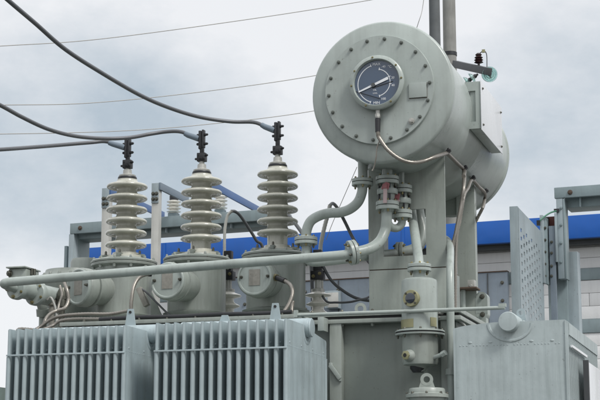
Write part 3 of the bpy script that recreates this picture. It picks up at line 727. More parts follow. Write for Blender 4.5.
lg = part('rusty_ledge', MB().bb((x3 - .015, YS2 - .10, ledge.z - .008), (x4 + .02, YS2 - .001, ledge.z)), 'rusty', sp, .001)
part('small_bracket', MB().bb((PY(468, 286, YS2 - .08).x, YS2 - .09, ledge.z), (PY(475, 286, YS2 - .08).x, YS2 - .05, ledge.z + .035)), 'zinc', lg, .003)
bolt(lg, PY(471, 286, YS2 - .09) , (0, -1, 0), .008, .01, 'zinc'); bolt(lg, V((x4, YS2 - .06, ledge.z)), (0, 0, 1), .007, .012, 'zinc')
px_ = PY(463, 292, YS2 - .05)
part('drop_tube', MB().cyl((px_.x, YS2 - .05, ZC), (px_.x, YS2 - .05, ledge.z - .009), .012, n=14), 'pipe', sp)
# flanged fitting plate right of the rear column
fp = PY(481.5, 306, YS2)
ff = thing('oval_flange_plate', 'oval blanking flange with two bolts right of the rear support column', 'flange', (fp.x, YS2 + .03, ZC))
part('plate', MB().lathe(fp + V((0, .02, .04)), (0, -1, 0), [(rad(6, fp), -.05), (rad(6, fp), .02)], 28).lathe(fp + V((0, .02, -.035)), (0, -1, 0), [(rad(6, fp), -.05), (rad(6, fp), .0205)], 28).bb(fp + V((-rad(6, fp), -.0015, -.035)), fp + V((rad(6, fp), .07, .04))), 'pipe', ff)
for s in (.045, -.042): bolt(ff, fp + V((.004, 0, s)), (0, -1, 0), .010, .014, 'bolt')
part('stand', MB().bb(fp + V((-.02, .0, -.0)), V((fp.x + .02, YS2 + .07, ZC))) if fp.z > ZC else MB().box((fp.x, YS2 + .06, ZC + .02), (.04, .04, .04)), 'pipe', ff)

# ------------------------------------------------------------------ oil pipes
pg = 'painted oil pipes between relay, valves and conservator'
YP = 6.60
def pipe(pts, rpx, parent, mat='pipe', sm=8, name='tube'):
    ps = [PY(*p) if not isinstance(p, Vector) else p for p in pts]; m = ps[len(ps) // 2]
    return part(name, MB().tube(ps, rad(rpx, m), 20, sm), mat, parent)
# long collector pipe
lp_ = thing('oil_pipe', 'long sloping grey green pipe crossing in front of all three round turrets', 'pipe', PY(345, 254, YP), pg)
pipe([(16, 288.5, 6.76), (9, 286.5, 6.68), (4.5, 284.3, 6.62), (4.6, 283.2, 6.60), (9, 282.2, 6.6), (20, 281.2, YP), (120, 272.8, YP), (230, 264, YP), (300, 258.6, YP), (345, 254.8, 6.62), (350.5, 253, 6.635)], 4.5, lp_, sm=8)
dirp = PY(360, 252, 6.66) - PY(345, 254.5, 6.62)
fpt = PY(352.5, 252.5, 6.64)
flange(lp_, fpt, dirp + V((.0, -.006, 0)), rad(12.5, fpt), .012, 6)
pipe([(353, 252.5, 6.65), (362, 251, 6.68), (372, 247.5, 6.72), (380, 241, 6.77), (385, 231, 6.80), (386.5, 222, 6.80), (387, 210, 6.80)], 5.3, lp_)
# valve stack above
def ball_valve(label, pts, rp, Y, hpts, loc_y, handle=True):
    """pts: centre px x, y of top flange, mid, lower flange"""
    x_, yt, ym, yb = pts
    base = PY(x_, yb, Y); t = thing('ball_valve', label, 'valve', base, 'flanged ball valves under the cylinder')
    zt_v, zm, zb_v = PY(x_, yt, Y), PY(x_, ym, Y), PY(x_, yb, Y)
    r = rad(rp, base)
    part('body', MB().lathe(zb_v, (0, 0, 1), [(r * .45, 0), (r * .45, .02), (r * .62, .035), (r * .70, (zm - zb_v).z), (r * .55, (zt_v - zb_v).z - .03), (r * .45, (zt_v - zb_v).z)], 28), 'pipe', t)
    part('body_ring', MB().lathe(zm - V((0, 0, .012)), (0, 0, 1), [(r * .86, 0), (r * .90, .004), (r * .90, .020), (r * .86, .024)], 30), 'pipe', t)
    for i in range(4):
        a = .5 + i * math.pi / 2; e = V((math.cos(a), math.sin(a), 0)) * r * .74
        part('stud', MB().cyl(zb_v + e, zt_v + e, .0045, n=8), 'dark', t)
    flange(t, zt_v, (0, 0, 1), r, .013, 6); flange(t, zb_v, (0, 0, 1), r, .014, 6)
    if handle:
        ps = [PY(a, b, Y - r - .012) for a, b in hpts]
        part('stem', MB().cyl(V((ps[0].x, Y, ps[0].z)), V((ps[0].x, Y - r - .010, ps[0].z)), .010, n=14), 'dark', t)
        hd_ = part('handle', MB().prism([ps[0] + V((-.018, 0, -.012)), ps[0] + V((.014, 0, -.014)), ps[0] + V((.020, 0, .012)), ps[0] + V((.004, 0, .020)), ps[0] + V((-.012, 0, .010))], (0, -.006, 0)).box(ps[0] + V((0, -.004, 0)), (.018, .016, .018)), 'red', t)
        part('grip', MB().bar(ps[0] + V((0, -.003, -.008)), ps[1], .016, .007, V((0, 1, 0))), 'redpale', hd_)
    return r
ball_valve('front flanged ball valve with a hanging red and pink lever, below the big cylinder', (387.5, 180.5, 192, 206), 11.6, 6.80, ((385.5, 186.5), (385, 203)), 0)
cn1 = thing('oil_pipe', 'short vertical pipe joining the front lever valve to the underside of the big cylinder', 'pipe', PY(387.5, 178, 6.8), pg)
p_ = PY(387.5, 178, 6.80); part('tube', MB().cyl((p_.x, 6.8, p_.z), (p_.x, 6.8, hsh(p_.x) + .01), rad(5.2, p_), n=22), 'pipe', cn1)
ball_valve('smaller rear flanged ball valve, half hidden right of the lever valve', (402, 189.5, 201.5, 214.5), 10.2, 6.98 - .10, ((396, 197), (399, 202)), 0)
cn2 = thing('oil_pipe', 'slim vertical pipe above the smaller rear valve', 'pipe', PY(401, 186, 6.88), pg)
p_ = PY(402, 187, 6.88); part('tube', MB().cyl((p_.x, 6.88, p_.z), (p_.x, 6.88, hsh(p_.x) + .01), rad(2.6, p_), n=18), 'pipe', cn2)
# u-bend from rear valve joining the front pipe
ub = thing('oil_pipe', 'small u-shaped bend between the rear valve and the front riser pipe', 'pipe', PY(396, 228, 6.85), pg)
pipe([(402, 217, 6.88), (401.5, 224, 6.88), (397, 228, 6.87), (391, 227, 6.84), (387, 221, 6.81)], 4.0, ub)
# left bend from conservator bottom
lb = thing('oil_pipe', 'curved pipe dropping left from the big cylinder to the flange above the long pipe', 'pipe', PY(306, 245, 6.75), pg)
p_ = PY(363, 183, 6.78); part('tube', MB().cyl((p_.x, 6.78, p_.z), (p_.x, 6.78, hsh(p_.x) + .012), rad(5, p_), n=22), 'pipe', lb)
flange(lb, PY(362.5, 182.5, 6.78), (0, 0, 1), rad(10.8, p_), .011, 6)
pipe([(362.5, 184, 6.78), (362, 192, 6.78), (358, 202, 6.78), (350, 209, 6.78), (340, 212.5, 6.78), (330, 213, 6.78), (320, 215.5, 6.78), (311, 221, 6.78), (306.8, 230, 6.78), (306, 240, 6.78)], 5.0, lb)
p_ = PY(306, 241, 6.78); flange(lb, p_, (0, 0, 1), rad(11.5, p_), .012, 6)
pipe([(306, 241, 6.78), (306, 249, 6.78), (305.5, 257, 6.78)], 4.5, lb)
# second parallel pipe behind
sp2 = thing('oil_pipe', 'short level pipe running behind the long pipe and through the support window', 'pipe', PY(350, 261, 6.84), pg)
pipe([(306, 256, 6.78), (309, 261, 6.79), (318, 262.5, 6.80), (345, 259.5, 6.85), (370, 256, 6.97), (398, 252.5, 7.1)], 4.2, sp2)
p_ = PY(400, 252, 7.12); flange(sp2, p_, (1, .1, .02), rad(10, p_), .012, 6)
pipe([(402, 252, 7.12), (412, 250, 7.14), (420, 244, 7.16), (423, 232, 7.18), (420, 218, 7.2), (418, 205, 7.2), (418, 185, 7.2)], 5.5, sp2)
# right small riser pipe
rp = thing('oil_pipe', 'tall vertical pipe with a curved top beside the radiator, running down past the vessel', 'pipe', PY(451, 330, 6.58), pg)
pipe([(430, 240, 7.15), (441, 238, 7.1), (447.5, 241, 7.02), (450.3, 249, 6.9), (450.3, 262, 6.72), (450.2, 278, 6.60), V((PY(450, 300, 6.58).x, 6.58, 2.2)), V((PY(450, 300, 6.58).x, 6.58, 1.2)), V((PY(450, 300, 6.58).x, 6.58, .5))], 3.9, rp)
part('joint', MB().cyl(PY(451, 375, 6.58), PY(451, 369, 6.58), rad(5.2, p_), n=20), 'pipe', rp)
part('wall_bracket', MB().bb((PY(450, 300, 6.58).x - .02, 6.58, 1.0), (PY(450, 300, 6.58).x + .02, 6.66, 1.03)).bb((PY(450, 300, 6.58).x - .02, 6.58, .48), (PY(450, 300, 6.58).x + .02, 6.66, .52)), 'pipe', rp)
# thin rail crossing in front of the cover
rl = thing('thin_rail', 'long thin level rail crossing in front of the cylindrical vessel to the round radiator end', 'rail', PY(390, 312, 6.42))
ra, rb = PY(296, 314.5, 6.42), PY(505, 308.5, 6.42)
rb.z = ra.z = (ra.z + rb.z) / 2
part('rod', MB().cyl(ra, rb, rad(1.85, ra), n=14), 'pipe', rl)
part('stub', MB().box(rb + V((-.01, 0, .010)), (.03, .016, .014)), 'pipe', rl)
part('stub', MB().box(ra + V((.0, 0, .006)), (.016, .016, .03)), 'pipe', rl)
for t_ in (.02, .6):
    q = ra.lerp(rb, t_); part('hanger', MB().bar(q + V((0, .006, 0)), V((q.x, TY0 - .05, ZC - .034)), .012, .006), 'pipe', rl)

# ------------------------------------------------------------------ cylindrical vessel with sight glass
YV = 6.50; c = PY(419.5, 300, YV); rv = rad(18, c); zz = lambda y: PY(419.5, y, YV).z
vs = thing('cylindrical_vessel', 'slim grey green cylindrical vessel with a round sight glass and flanged waist, right of centre', 'vessel', (c.x, YV, zz(375)))
O = V((c.x, YV, 0))
part('upper_body', MB().lathe(O, (0, 0, 1), [(rv, zz(333)), (rv, zz(283)), (rv * .97, zz(280.5)), (rv * .80, zz(279))], 56), 'pipe', vs)
wf = part('waist_flange', MB().lathe(O, (0, 0, 1), [(rv * 1.36, zz(335.8)), (rv * 1.38, zz(335)), (rv * 1.38, zz(334.2))], 56).lathe(O, (0, 0, 1), [(rv * 1.38, zz(332.6)), (rv * 1.38, zz(331.5)), (rv * 1.3, zz(330.7)), (rv * 1.02, zz(330.3))], 56), 'pipe', vs)
part('gasket', MB().lathe(O, (0, 0, 1), [(rv * 1.33, zz(334.2)), (rv * 1.33, zz(332.6))], 48), 'gasket', wf)
for i in range(8):
    a = i * math.pi / 4 + .25; e = V((math.cos(a), math.sin(a), 0)) * rv * 1.22
    bolt(wf, O + e + V((0, 0, zz(335.8))), (0, 0, -1), .005, .012, 'bolt'); bolt(wf, O + e + V((0, 0, zz(331))), (0, 0, 1), .005, .008, 'bolt')
part('lower_body', MB().lathe(O, (0, 0, 1), [(rv * .25, zz(372)), (rv * .33, zz(369)), (rv * .5, zz(366.5)), (rv * .93, zz(365)), (rv * .985, zz(362)), (rv * .99, zz(335.9))], 56), 'green', vs)
part('drain_plug', MB().lathe(O + V((-.01, 0, 0)), (0, 0, 1), [(rv * .3, zz(372.5)), (rv * .45, zz(369)), (rv * .45, zz(366))], 20), 'dark', vs)
gxy = V((-.22, -1, 0)).normalized()
gp = V((c.x, YV, zz(300.5))) + gxy * rv
sg = part('sight_glass', MB().lathe(gp - gxy * .012, gxy, [(rad(8.2, c), 0), (rad(8.4, c), .022), (rad(8, c), .026), (rad(5.4, c), .026)], 36), 'yellow', vs)
part('glass', MB().lathe(gp + gxy * .0142, gxy, [(rad(5.2, c), 0), (rad(5.2, c), .002), (rad(4, c), .004)], 30), 'sight', sg)
xg = V((0, 0, 1)).cross(gxy).normalized()
for i in range(4):
    a = math.pi / 4 + i * math.pi / 2; bolt(sg, gp + gxy * .014 + (xg * math.cos(a) + V((0, 0, 1)) * math.sin(a)) * rad(6.9, c), gxy, .004, .006, 'bolt')
def curved_plate(a0, a1, y0, y1, mat, name, parent):
    mb = MB(); n = 10; zA, zB = zz(y1), zz(y0)
    for k in range(n + 1):
        a = a0 + (a1 - a0) * k / n; e = V((math.cos(a), math.sin(a), 0))
        for rr, z in ((rv - .001, zA), (rv + .003, zA), (rv + .003, zB), (rv - .001, zB)): mb.v.append(O + e * rr + V((0, 0, z)))
    for k in range(n):
        for j in range(4): mb.f.append([4 * k + j, 4 * k + (j + 1) % 4, 4 * k + 4 + (j + 1) % 4, 4 * k + 4 + j])
    mb.f += [[0, 1, 2, 3], [4 * n + 3, 4 * n + 2, 4 * n + 1, 4 * n]]
    part(name, mb, mat, parent)
curved_plate(R(188), R(262), 320.5, 329, 'yellow', 'brass_plate', vs)
curved_plate(R(318), R(345), 319, 328, 'yellow', 'side_label', vs)
gp2 = V((c.x, YV, zz(357))) + V((-.45, -1, 0)).normalized() * rv
g2 = V((-.45, -1, 0)).normalized()
lk = part('lower_port', MB().lathe(gp2 - g2 * .006, g2, [(rad(6.2, c), 0), (rad(6.2, c), .010), (rad(5, c), .018), (rad(4.6, c), .028)], 26), 'green', vs)
part('port_nut', MB().lathe(gp2 + g2 * .0215, g2, [(rad(4.7, c), 0), (rad(4.7, c), .006), (rad(3, c), .008)], 6), 'yellow', lk)
part('port_hole', MB().cyl(gp2 + g2 * .0290, gp2 + g2 * .0310, rad(2, c), n=12), 'gasket', lk)
tp = V((c.x, YV, zz(360))) + V((.8, -.4, 0)).normalized() * rv
part('drain_tap', MB().cyl(tp - V((.02, -.01, 0)), tp + V((.045, -.02, .018)), .009, n=14).cyl(tp + V((.035, -.016, .014)), tp + V((.052, -.022, .022)), .013, n=6), 'pipe', vs)
f0 = PY(419.3, 268, YV); fl = flange(vs, f0, (0, 0, 1), rad(12, f0), .011, 6)
part('neck', MB().cyl((c.x, YV, zz(280)), (c.x, YV, zz(270)), rad(6, c), n=24), 'pipe', vs)
for z in (zz(312), zz(350)): part('wall_bracket', MB().bb((c.x - .015, YV + rv * .9, z - .02), (c.x + .015, TY0, z + .02)), 'green', vs)
fd = thing('oil_pipe', 'slanting pipe feeding the top flange of the cylindrical vessel', 'pipe', f0, pg)
pipe([V((c.x, YV, zz(267))), (418.5, 259, 6.55), (417.3, 250, 6.66), (415, 234, 6.84), (413, 221, 6.98), (411.5, 208, 7.05), (411, 190, 7.07), V((PY(411, 190, 7.07).x, 7.07, hsh(PY(411, 190, 7.07).x) + .01))], 4.6, fd)
# white drain tubes behind the vessel, right
dt = thing('drain_tube', 'thin pale tube slanting between the tall vertical pipe and the right radiator', 'tube', PY(452, 318, 6.62))
part('tube', MB().tube([PY(438, 313, 6.60), PY(448, 315, 6.64), PY(458, 320, 6.68), PY(465, 326, 6.72)], .006, 10), 'zinc', dt)
part('tube', MB().tube([PY(438, 317, 6.60), PY(448, 320, 6.64), PY(456, 326, 6.68), PY(460, 332, 6.72)], .006, 10), 'zinc', dt)

# ------------------------------------------------------------------ flexible conduits on the cover
def hose(pts, r, label, loc=None, mat='conduit', rib=.16, n2=None, name='flexible_conduit', cat='conduit', group=cond_g):
    ps = [PY(*p) if not isinstance(p, Vector) else p for p in pts]
    t = thing(name, label, cat, ps[-1], group)
    part('hose', MB().tube(ps, r, 12, 8, rib=rib), mat, t); return t, ps
def onc(px, Y, dz=.0): p = PY(px, 310, Y); return V((p.x, Y, ZC + dz))
for (t_, label, pts) in (
    (ta, 'bent conduit in front of the leftmost round turret, dropping to the cover', [(64, 282, 6.86), (67, 290, 6.84), (68.5, 300, 6.84), (65, 308, 6.82), (56, 311, 6.8), (49, 315, 6.76), (45, 321, 6.72), onc(44, 6.72, -.01)]),
    (tb, 'black-sleeved conduit arching from the middle drum down to the radiator top', [(157, 274, 6.92), (149, 274, 6.86), (140, 277, 6.80), (134, 286, 6.76), (131.5, 300, 6.74), (131, 312, 6.74), onc(131.5, 6.74, -.01)]),
    (tc_, 'black-sleeved conduit curling from the rightmost drum down to the cover', [(277, 278, 6.90), (285, 281, 6.86), (291, 286, 6.82), (292.5, 294, 6.80), (289, 304, 6.78), (284, 312, 6.76), (281, 318, 6.74)])):
    t, ps = hose(pts, .0095, label)
    if t_ is not ta:
        part('sleeve', MB().tube([ps[0], ps[0].lerp(ps[1], .5) , ps[1]], .0125, 12, 4), 'black', t)
        part('gland_nut', MB().cyl(ps[0] + (ps[0] - ps[1]).normalized() * .02, ps[0], .016, n=10), 'brass', t)
hose([(293, 302, 6.84), (292, 308, 6.82), (291, 318, 6.80), onc(291, 6.80, -.01)], .009, 'short upright conduit beside the curling conduit, right of the rightmost drum')
hose([(128, 311, 6.74), (110, 314, 6.76), (85, 314, 6.74), (62, 316, 6.72), (50, 320, 6.72), (40, 327, 6.7), (30, 333, 6.66)], .0085, 'loose conduit lying along the cover edge behind the left radiator')
hose([(116, 318, 6.72), (98, 319, 6.72), (75, 319, 6.72), (60, 321, 6.70), (52, 326, 6.68), (40, 330, 6.62), (20, 329, 6.6), (17, 333, 6.6)], .008, 'second loose conduit bundled on the left end of the cover')
hose([(60, 286, 6.9), (62, 295, 6.88), (59, 305, 6.86), (58, 312, 6.84)], .0075, 'short thin conduit rising between low turret and left drum')
for a_, (x_, y0_f, y1_f, mt, lb_) in enumerate(((52, 290, 306, 'plate', 'worn upright fitting just right of the pale curved tube'), (62, 288, 308, 'bolt', 'rusty upright fitting between the worn fitting and the left drum'))):
    q0_, q1_ = PY(x_, y1_f, 6.98), PY(x_, y0_f, 6.98); t = thing('upright_fitting', lb_, 'fitting', V((q0_.x, 6.98, ZC)), 'small upright fittings on the cover')
    part('body', MB().lathe((q0_.x, 6.98, ZC), (0, 0, 1), [(.022, 0), (.022, .02), (.014, .025), (.014, q0_.z - ZC), (.024, q0_.z - ZC + .004), (.024, q1_.z - ZC - .02), (.016, q1_.z - ZC)], 18), mt, t)
    part('nut', MB().lathe((q0_.x, 6.98, (q0_.z + q1_.z) / 2), (0, 0, 1), [(.028, -.008), (.028, .008)], 6), 'bolt', t)
# white curved tube by the valve block
hose([(47, 300, 6.9), (51, 298, 6.9), (55, 306, 6.88), (57, 316, 6.84), (57, 322, 6.8)], .006, 'pale thin curved tube below the pair of round valve ends', mat='zinc', rib=0, name='drain_tube', cat='tube', group=None)
# slanted junction box between turrets
cb_ = PY(143, 300, 6.98)
jx = thing('cable_gland_box', 'slanted worn grey tube fitting between the left and middle turrets', 'fitting', onc(145, 7.0))
part('body', MB().bar(PY(139, 288, 6.98), PY(147, 306, 6.98), .030, .026), 'plate', jx, .003)
part('cord', MB().tube([PY(139, 288, 6.98), PY(146, 292, 6.97), PY(156, 302, 6.96), PY(166, 312, 6.95), PY(170, 315, 6.94)], .005, 8), 'cable', jx)
gus = MB(); 
g0, g1, g2_ = PY(151, 291, 7.05), PY(151, 318, 7.05), PY(168, 318, 7.05)
gs = thing('gusset_plate', 'dark triangular gusset plate on the cover between left and middle turrets', 'plate', V((g0.x, 7.05, ZC)))
part('plate', MB().prism([V((g0.x, 7.05, g0.z)), V((g0.x, 7.05, ZC)), V((g2_.x, 7.05, ZC))], (0, .01, 0)), 'tank', gs)
# small boxes & plates on the cover to the right of turret one
q = PY(158, 300, 7.02)
# ------------------------------------------------------------------ low-voltage bushings
lg_ = 'small cream porcelain bushings on the cover'
def lv(px, y0, y1, rpx, Y, label, conn=True):
    c = PY(px, y1, Y); rs = rad(rpx, c); z1 = PY(px, y0, Y).z; z0 = ZC
    t = thing('low_voltage_bushing', label, 'insulator', (c.x, Y, ZC), lg_)
    n = 4; o = V((c.x, Y, 0))
    pr = [(rs * 1.0, z0), (rs, z0 + .02), (rs * .55, z0 + .025)]; H = (z1 - z0 - .025) / n
    for i in range(n):
        b = z0 + .025 + i * H; k = .8 + .1 * i if i < n - 1 else 1.12
        pr += [(rs * .5, b + H * .25), (rs * k * .95, b + H * .42), (rs * k, b + H * .52), (rs * k * .93, b + H * .60), (rs * .58, b + H * .80), (rs * .5, b + H * .95)]
    pr.append((rs * .42, z1))
    part('porcelain', MB().lathe(o, (0, 0, 1), pr, 36), 'porcw', t, sharp=60)
    part('cap', MB().lathe(o, (0, 0, 1), [(rs * .55, z1 - .006), (rs * .55, z1 + .008), (rs * .3, z1 + .012), (rs * .3, z1 + .055)], 20), 'zinc', t)
    if conn:
        k = part('connector', MB().box((c.x, Y, z1 + .075), (.062, .05, .045)).bb((c.x - .02, Y - .018, z1 + .09), (c.x + .02, Y + .018, z1 + .20)), 'black', t, .004)
        for s in (-1, 1): bolt(k, (c.x + s * .016, Y - .025, z1 + .075 + .006 * s), (0, -1, 0), .007, .010, 'brass')
    return c.x, z1
l1 = lv(318, 291, 314, 12, 7.35, 'small cream bushing with black connector right of the rightmost turret')
l2 = lv(228, 291, 314, 12, 7.42, 'small cream bushing half hidden behind the middle turret', True)
cable_pts = [PY(x_, 316, 6.64) for x_ in (100, 140, 180, 220, 260, 292)]
# cables from LV bushing
def cable(pts, r, label, mat='cable', name='cable'):
    ps = [PY(*p) if not isinstance(p, Vector) else p for p in pts]
    t = thing(name, label, 'cable', ps[-1]); part('sheath', MB().tube(ps, r, 10, 8), mat, t); return t
cable([V((p_.x, 6.635, ZC + .011 + .003 * (i_ % 2))) for i_, p_ in enumerate(cable_pts)], .010, 'black cable lying along the cover edge above the radiators', mat='black')
l1p = V((l1[0] + .01, 7.35, l1[1] + .16))
cable([l1p, (323, 266, 7.35), (331, 280, 7.36), (342, 290, 7.38), (356, 298, 7.4), (372, 301, 7.42), (400, 303, 7.45), (452, 306, 7.6), onc(470, 7.7)], .0075, 'dark cable curving from the black connector to behind the support box')
cable([V((l1[0], 7.35, l1[1] + .02)), (326, 301, 7.3), (336, 302.5, 7.3), (350, 302, 7.32), (364, 299, 7.36), (380, 298, 7.5), onc(400, 7.7)], .0055, 'lower dark cable running level behind the lifting eye')
cable([(329.5, 206, 7.5), (333, 203.5, 7.6), (338, 209, 7.75), (345, 222, 7.8), (354, 240, 7.8), (366, 258, 7.75), (378, 275, 7.74), (392, 300, 7.74), onc(396, 7.74)], .0085, 'dark cable slanting down behind the pipe flange toward the support box')
cable([(231, 211.2, 7.5), (235, 211.5, 7.52), (240, 215.5, 7.56), (248, 227, 7.62), (256, 240, 7.66), (264, 255, 7.7), onc(270, 7.7)], .008, 'dark cable arching over beside the rightmost turret')
cable([(270, 196, 8.2), (280, 206, 8.1), (290, 217, 8.0), (302, 233, 7.9), (310, 248, 7.75), onc(314, 7.72)], .010, 'dark cable slanting down behind the rightmost tall bushing')
t, ps = hose([(224.5, 252, 7.5), (224.5, 240, 7.5), (225, 228, 7.5), (227.5, 216, 7.5), (232, 210.8, 7.5)], .008, 'pale wrapped cable rising behind the middle turret', mat='zinc', rib=.1, name='wrapped_cable', cat='cable', group=None)
part('foot', MB().cyl(ps[0], V((ps[0].x, 7.5, ZC)), .009, n=10), 'zinc', t)
t, ps = hose([(321.5, 262, 7.5), (320.5, 248, 7.5), (322, 238, 7.5), (325, 225, 7.5), (328, 214, 7.5), (330, 205, 7.5)], lambda u: .011, 'pale wrapped cable rising right of the flanged pipe joint', mat='zinc', rib=.1, name='wrapped_cable', cat='cable', group=None)
part('foot', MB().cyl(ps[0], V((ps[0].x, 7.5, ZC)), .009, n=10), 'zinc', t)

# ------------------------------------------------------------------ busbar posts behind the transformer
def post(px, Y, ytop, wpx, label):
    c = PY(px, ytop, Y); w = rad(wpx, c)
    t = thing('support_post', label, 'post', (c.x, Y, 0), 'galvanised posts behind the bushings')
    part('channel', MB().bb((c.x - w / 2, Y, .0), (c.x + w / 2, Y + .05, c.z)), 'zinc', t, .002)
    part('splice_plate', MB().bb((c.x - w * .48, Y - .008, c.z - .13), (c.x + w * .48, Y - .001, c.z - .002)), 'frame2', t, .001)
    for dz in (.07, .105):
        for s in (-1, 1): bolt(t, (c.x + s * w * .24, Y - .008, c.z - dz), (0, -1, 0), .010, .012, 'bolt')
    return c
YQ = 9.25
c1 = post(106, YQ, 188, 8.0, 'galvanised post half hidden behind the leftmost tall bushing')
c2 = post(155.5, YQ, 183, 7.6, 'galvanised bolted post standing clear between the left and middle tall bushings')
c3 = post(205, YQ, 180, 7.6, 'galvanised post hidden behind the middle tall bushing')
bbg = 'flat busbars running back from the posts'
for c_, l_, lab in ((c1, .92, 'flat blue busbar showing right of the leftmost tall bushing'), (c2, .50, 'grey blue flat busbar from the clear galvanised post to the small post insulator'), (c3, 1.25, 'long flat blue busbar between the middle and rightmost tall bushings')):
    b = thing('busbar', lab, 'busbar', (c_.x, YQ + .03, c_.z - .03), bbg)
    part('bar', MB().bb((c_.x - .008 + .03, YQ + .0, c_.z - .045), (c_.x + .006 + .03, YQ + l_, c_.z + .002)), 'bus' if c_ is not c2 else 'busg', b, .001)
# steel portal frames of the enclosure behind
def at_line(px, py): return None
DP = 9.9
pl0 = PD(69.5, 224, DP * 1.03); pl1 = PD(600, 184, DP)
FY = 9.55                      # portal plane Y (transformer axes turned a little)
ang = R(-4.7)
pu = V((math.cos(ang), math.sin(ang), 0)); pn = V((-math.sin(ang), math.cos(ang), 0)); pp0 = V((-3, FY, 0))
def PP(px, py, off=0.): return onplane(px, py, pp0 + pn * off, pn)
def pbox(mb, x0, x1, y_top, y_bot, o0, o1, ref=None):
    """box on the portal plane between two picture columns; levels taken at column ref"""
    a, b = PP(x0, 250, o0), PP(x1, 250, o0); rz = ref if ref is not None else x0
    zt_, zb_ = PP(rz, y_top, o0).z, PP(rz, y_bot, o0).z if y_bot is not None else .0
    q = Quaternion((0, 0, 1), ang); c = (a + b) / 2; c.z = (zt_ + zb_) / 2; c = c + pn * ((o1 - o0) / 2)
    mb.box(c, ((b - a).length, o1 - o0, zt_ - zb_), q); return mb
gl = thing('steel_portal_frame', 'blue grey steel portal frame behind the tall bushings on the left', 'frame', PP(72, 400, 0) * 1)
gl.location.z = 0; ORG[gl.name] = V(gl.location)
part('top_beam', pbox(MB(), 69.5, 278, 223.5, 234, 0, .03), 'frame', gl, .003)
part('lower_beam', pbox(MB(), 75.5, 278, 232.5, 239.5, .06, .22), 'frame', gl, .003)
part('top_flange', pbox(MB(), 70, 278, 224.3, 226.0, .032, .26, 69.5), 'frame2', gl)
part('post', pbox(MB(), 68.5, 73.5, 234.2, None, .002, .06), 'frame2', gl, .003)
part('post_web', pbox(MB(), 73.6, 77, 234.2, None, .05, .22), 'frame', gl, .002)
part('post', pbox(MB(), 272, 278, 219.5, None, .0035, .06, 272), 'frame2', gl, .003)
part('side_strip', pbox(MB(), 64.3, 67, 246, None, .06, .12), 'frame', gl, .002)
bolt(gl, PP(80, 228, -.002), -pn, .012, .01, 'rusty'); 
for xx in (110, 165, 230): part('stiffener', pbox(MB(), xx, xx + 1.2, 234 - (xx - 69) * .068, 239 - (xx - 69) * .068, .03, .058, xx), 'frame2', gl)
gr = thing('steel_portal_frame', 'blue grey steel portal frame at the right edge beside the perforated door', 'frame', PP(561, 400, 0) * 1)
gr.location.z = 0; ORG[gr.name] = V(gr.location)
part('top_beam', pbox(MB(), 556, 640, 187.5, 198.3, 0, .03), 'frame', gr, .003)
part('top_flange', pbox(MB(), 556, 640, 188.2, 190, .032, .26), 'frame2', gr)
part('lower_beam', pbox(MB(), 566.5, 640, 196.5, 207.8, .07, .24), 'frame', gr, .003)
part('stiffener', pbox(MB(), 581, 582.4, 197, 206.5, .03, .068), 'frame', gr)
part('post', pbox(MB(), 557.5, 564.0, 198.5, 279, 0.003, .08), 'frame2', gr, .003)
part('post_flange', pbox(MB(), 564.2, 566.0, 198.5, 279, .002, .09), 'frame', gr, .001)
part('column', pbox(MB(), 566.2, 577, 252, None, .12, .2), 'frame2', gr, .003)
part('column', pbox(MB(), 547, 566, 232, None, .10, .16), 'frame', gr, .003)
bolt(gr, PP(570, 192.3, -.002), -pn, .012, .01, 'rusty')
for y_ in (208, 225, 243, 262): bolt(gr, PP(561, y_, .0), -pn, .007, .006, 'frame')
# hinge post, dark gap
dp = thing('door_post', 'narrow bolted steel door post with dark red recess beside the right portal', 'post', PP(548, 400, -.05) * 1)
dp.location.z = 0; ORG[dp.name] = V(dp.location)
part('channel', pbox(MB(), 540.5, 543.5, 215, 283, -.10, -.03), 'frame2', dp, .002)
part('channel', pbox(MB(), 544, 546.2, 217, 284, -.06, .02), 'frame', dp, .002)
part('recess', pbox(MB(), 544, 556, 217, 231, .05, .06), 'rustdark', dp)
part('lower_recess', pbox(MB(), 544, 556, 231.2, 284, .05, .06), 'soffit', dp)
part('recess_strip', pbox(MB(), 546.4, 549, 217, 284, .02, .05), 'gasket', dp)
part('plate', pbox(MB(), 549.2, 555.2, 226, None, -.01, .01), 'sheet', dp, .003)
part('edge_strip', pbox(MB(), 555.3, 557.3, 213, 262, -.02, .0), 'frame2', dp, .002)
for y_ in (242, 253, 266, 276): bolt(dp, PP(551.5, y_, -.012), -pn, .007, .007, 'bolt')
for y_ in (228, 240, 252, 264, 276): bolt(dp, PP(545, y_, -.062), -pn, .007, .010, 'bolt')
ew = thing('earth_wire', 'thin green earth wire looping from the perforated door to the right portal', 'wire', PP(556, 211, 0))
part('wire', MB().tube([PP(538.5, 223, -.12), PP(541, 219.5, -.12), PP(546, 215.5, -.08), PP(551, 212.5, -.04), PP(556.5, 211, -.005)], .005, 8), 'greenw', ew)
part('lug', MB().box(PP(556.5, 210.5, -.004), (.03, .012, .02)), 'dark', ew); part('lug', MB().box(PP(538.5, 223, -.12), (.02, .02, .03)), 'dark', ew)
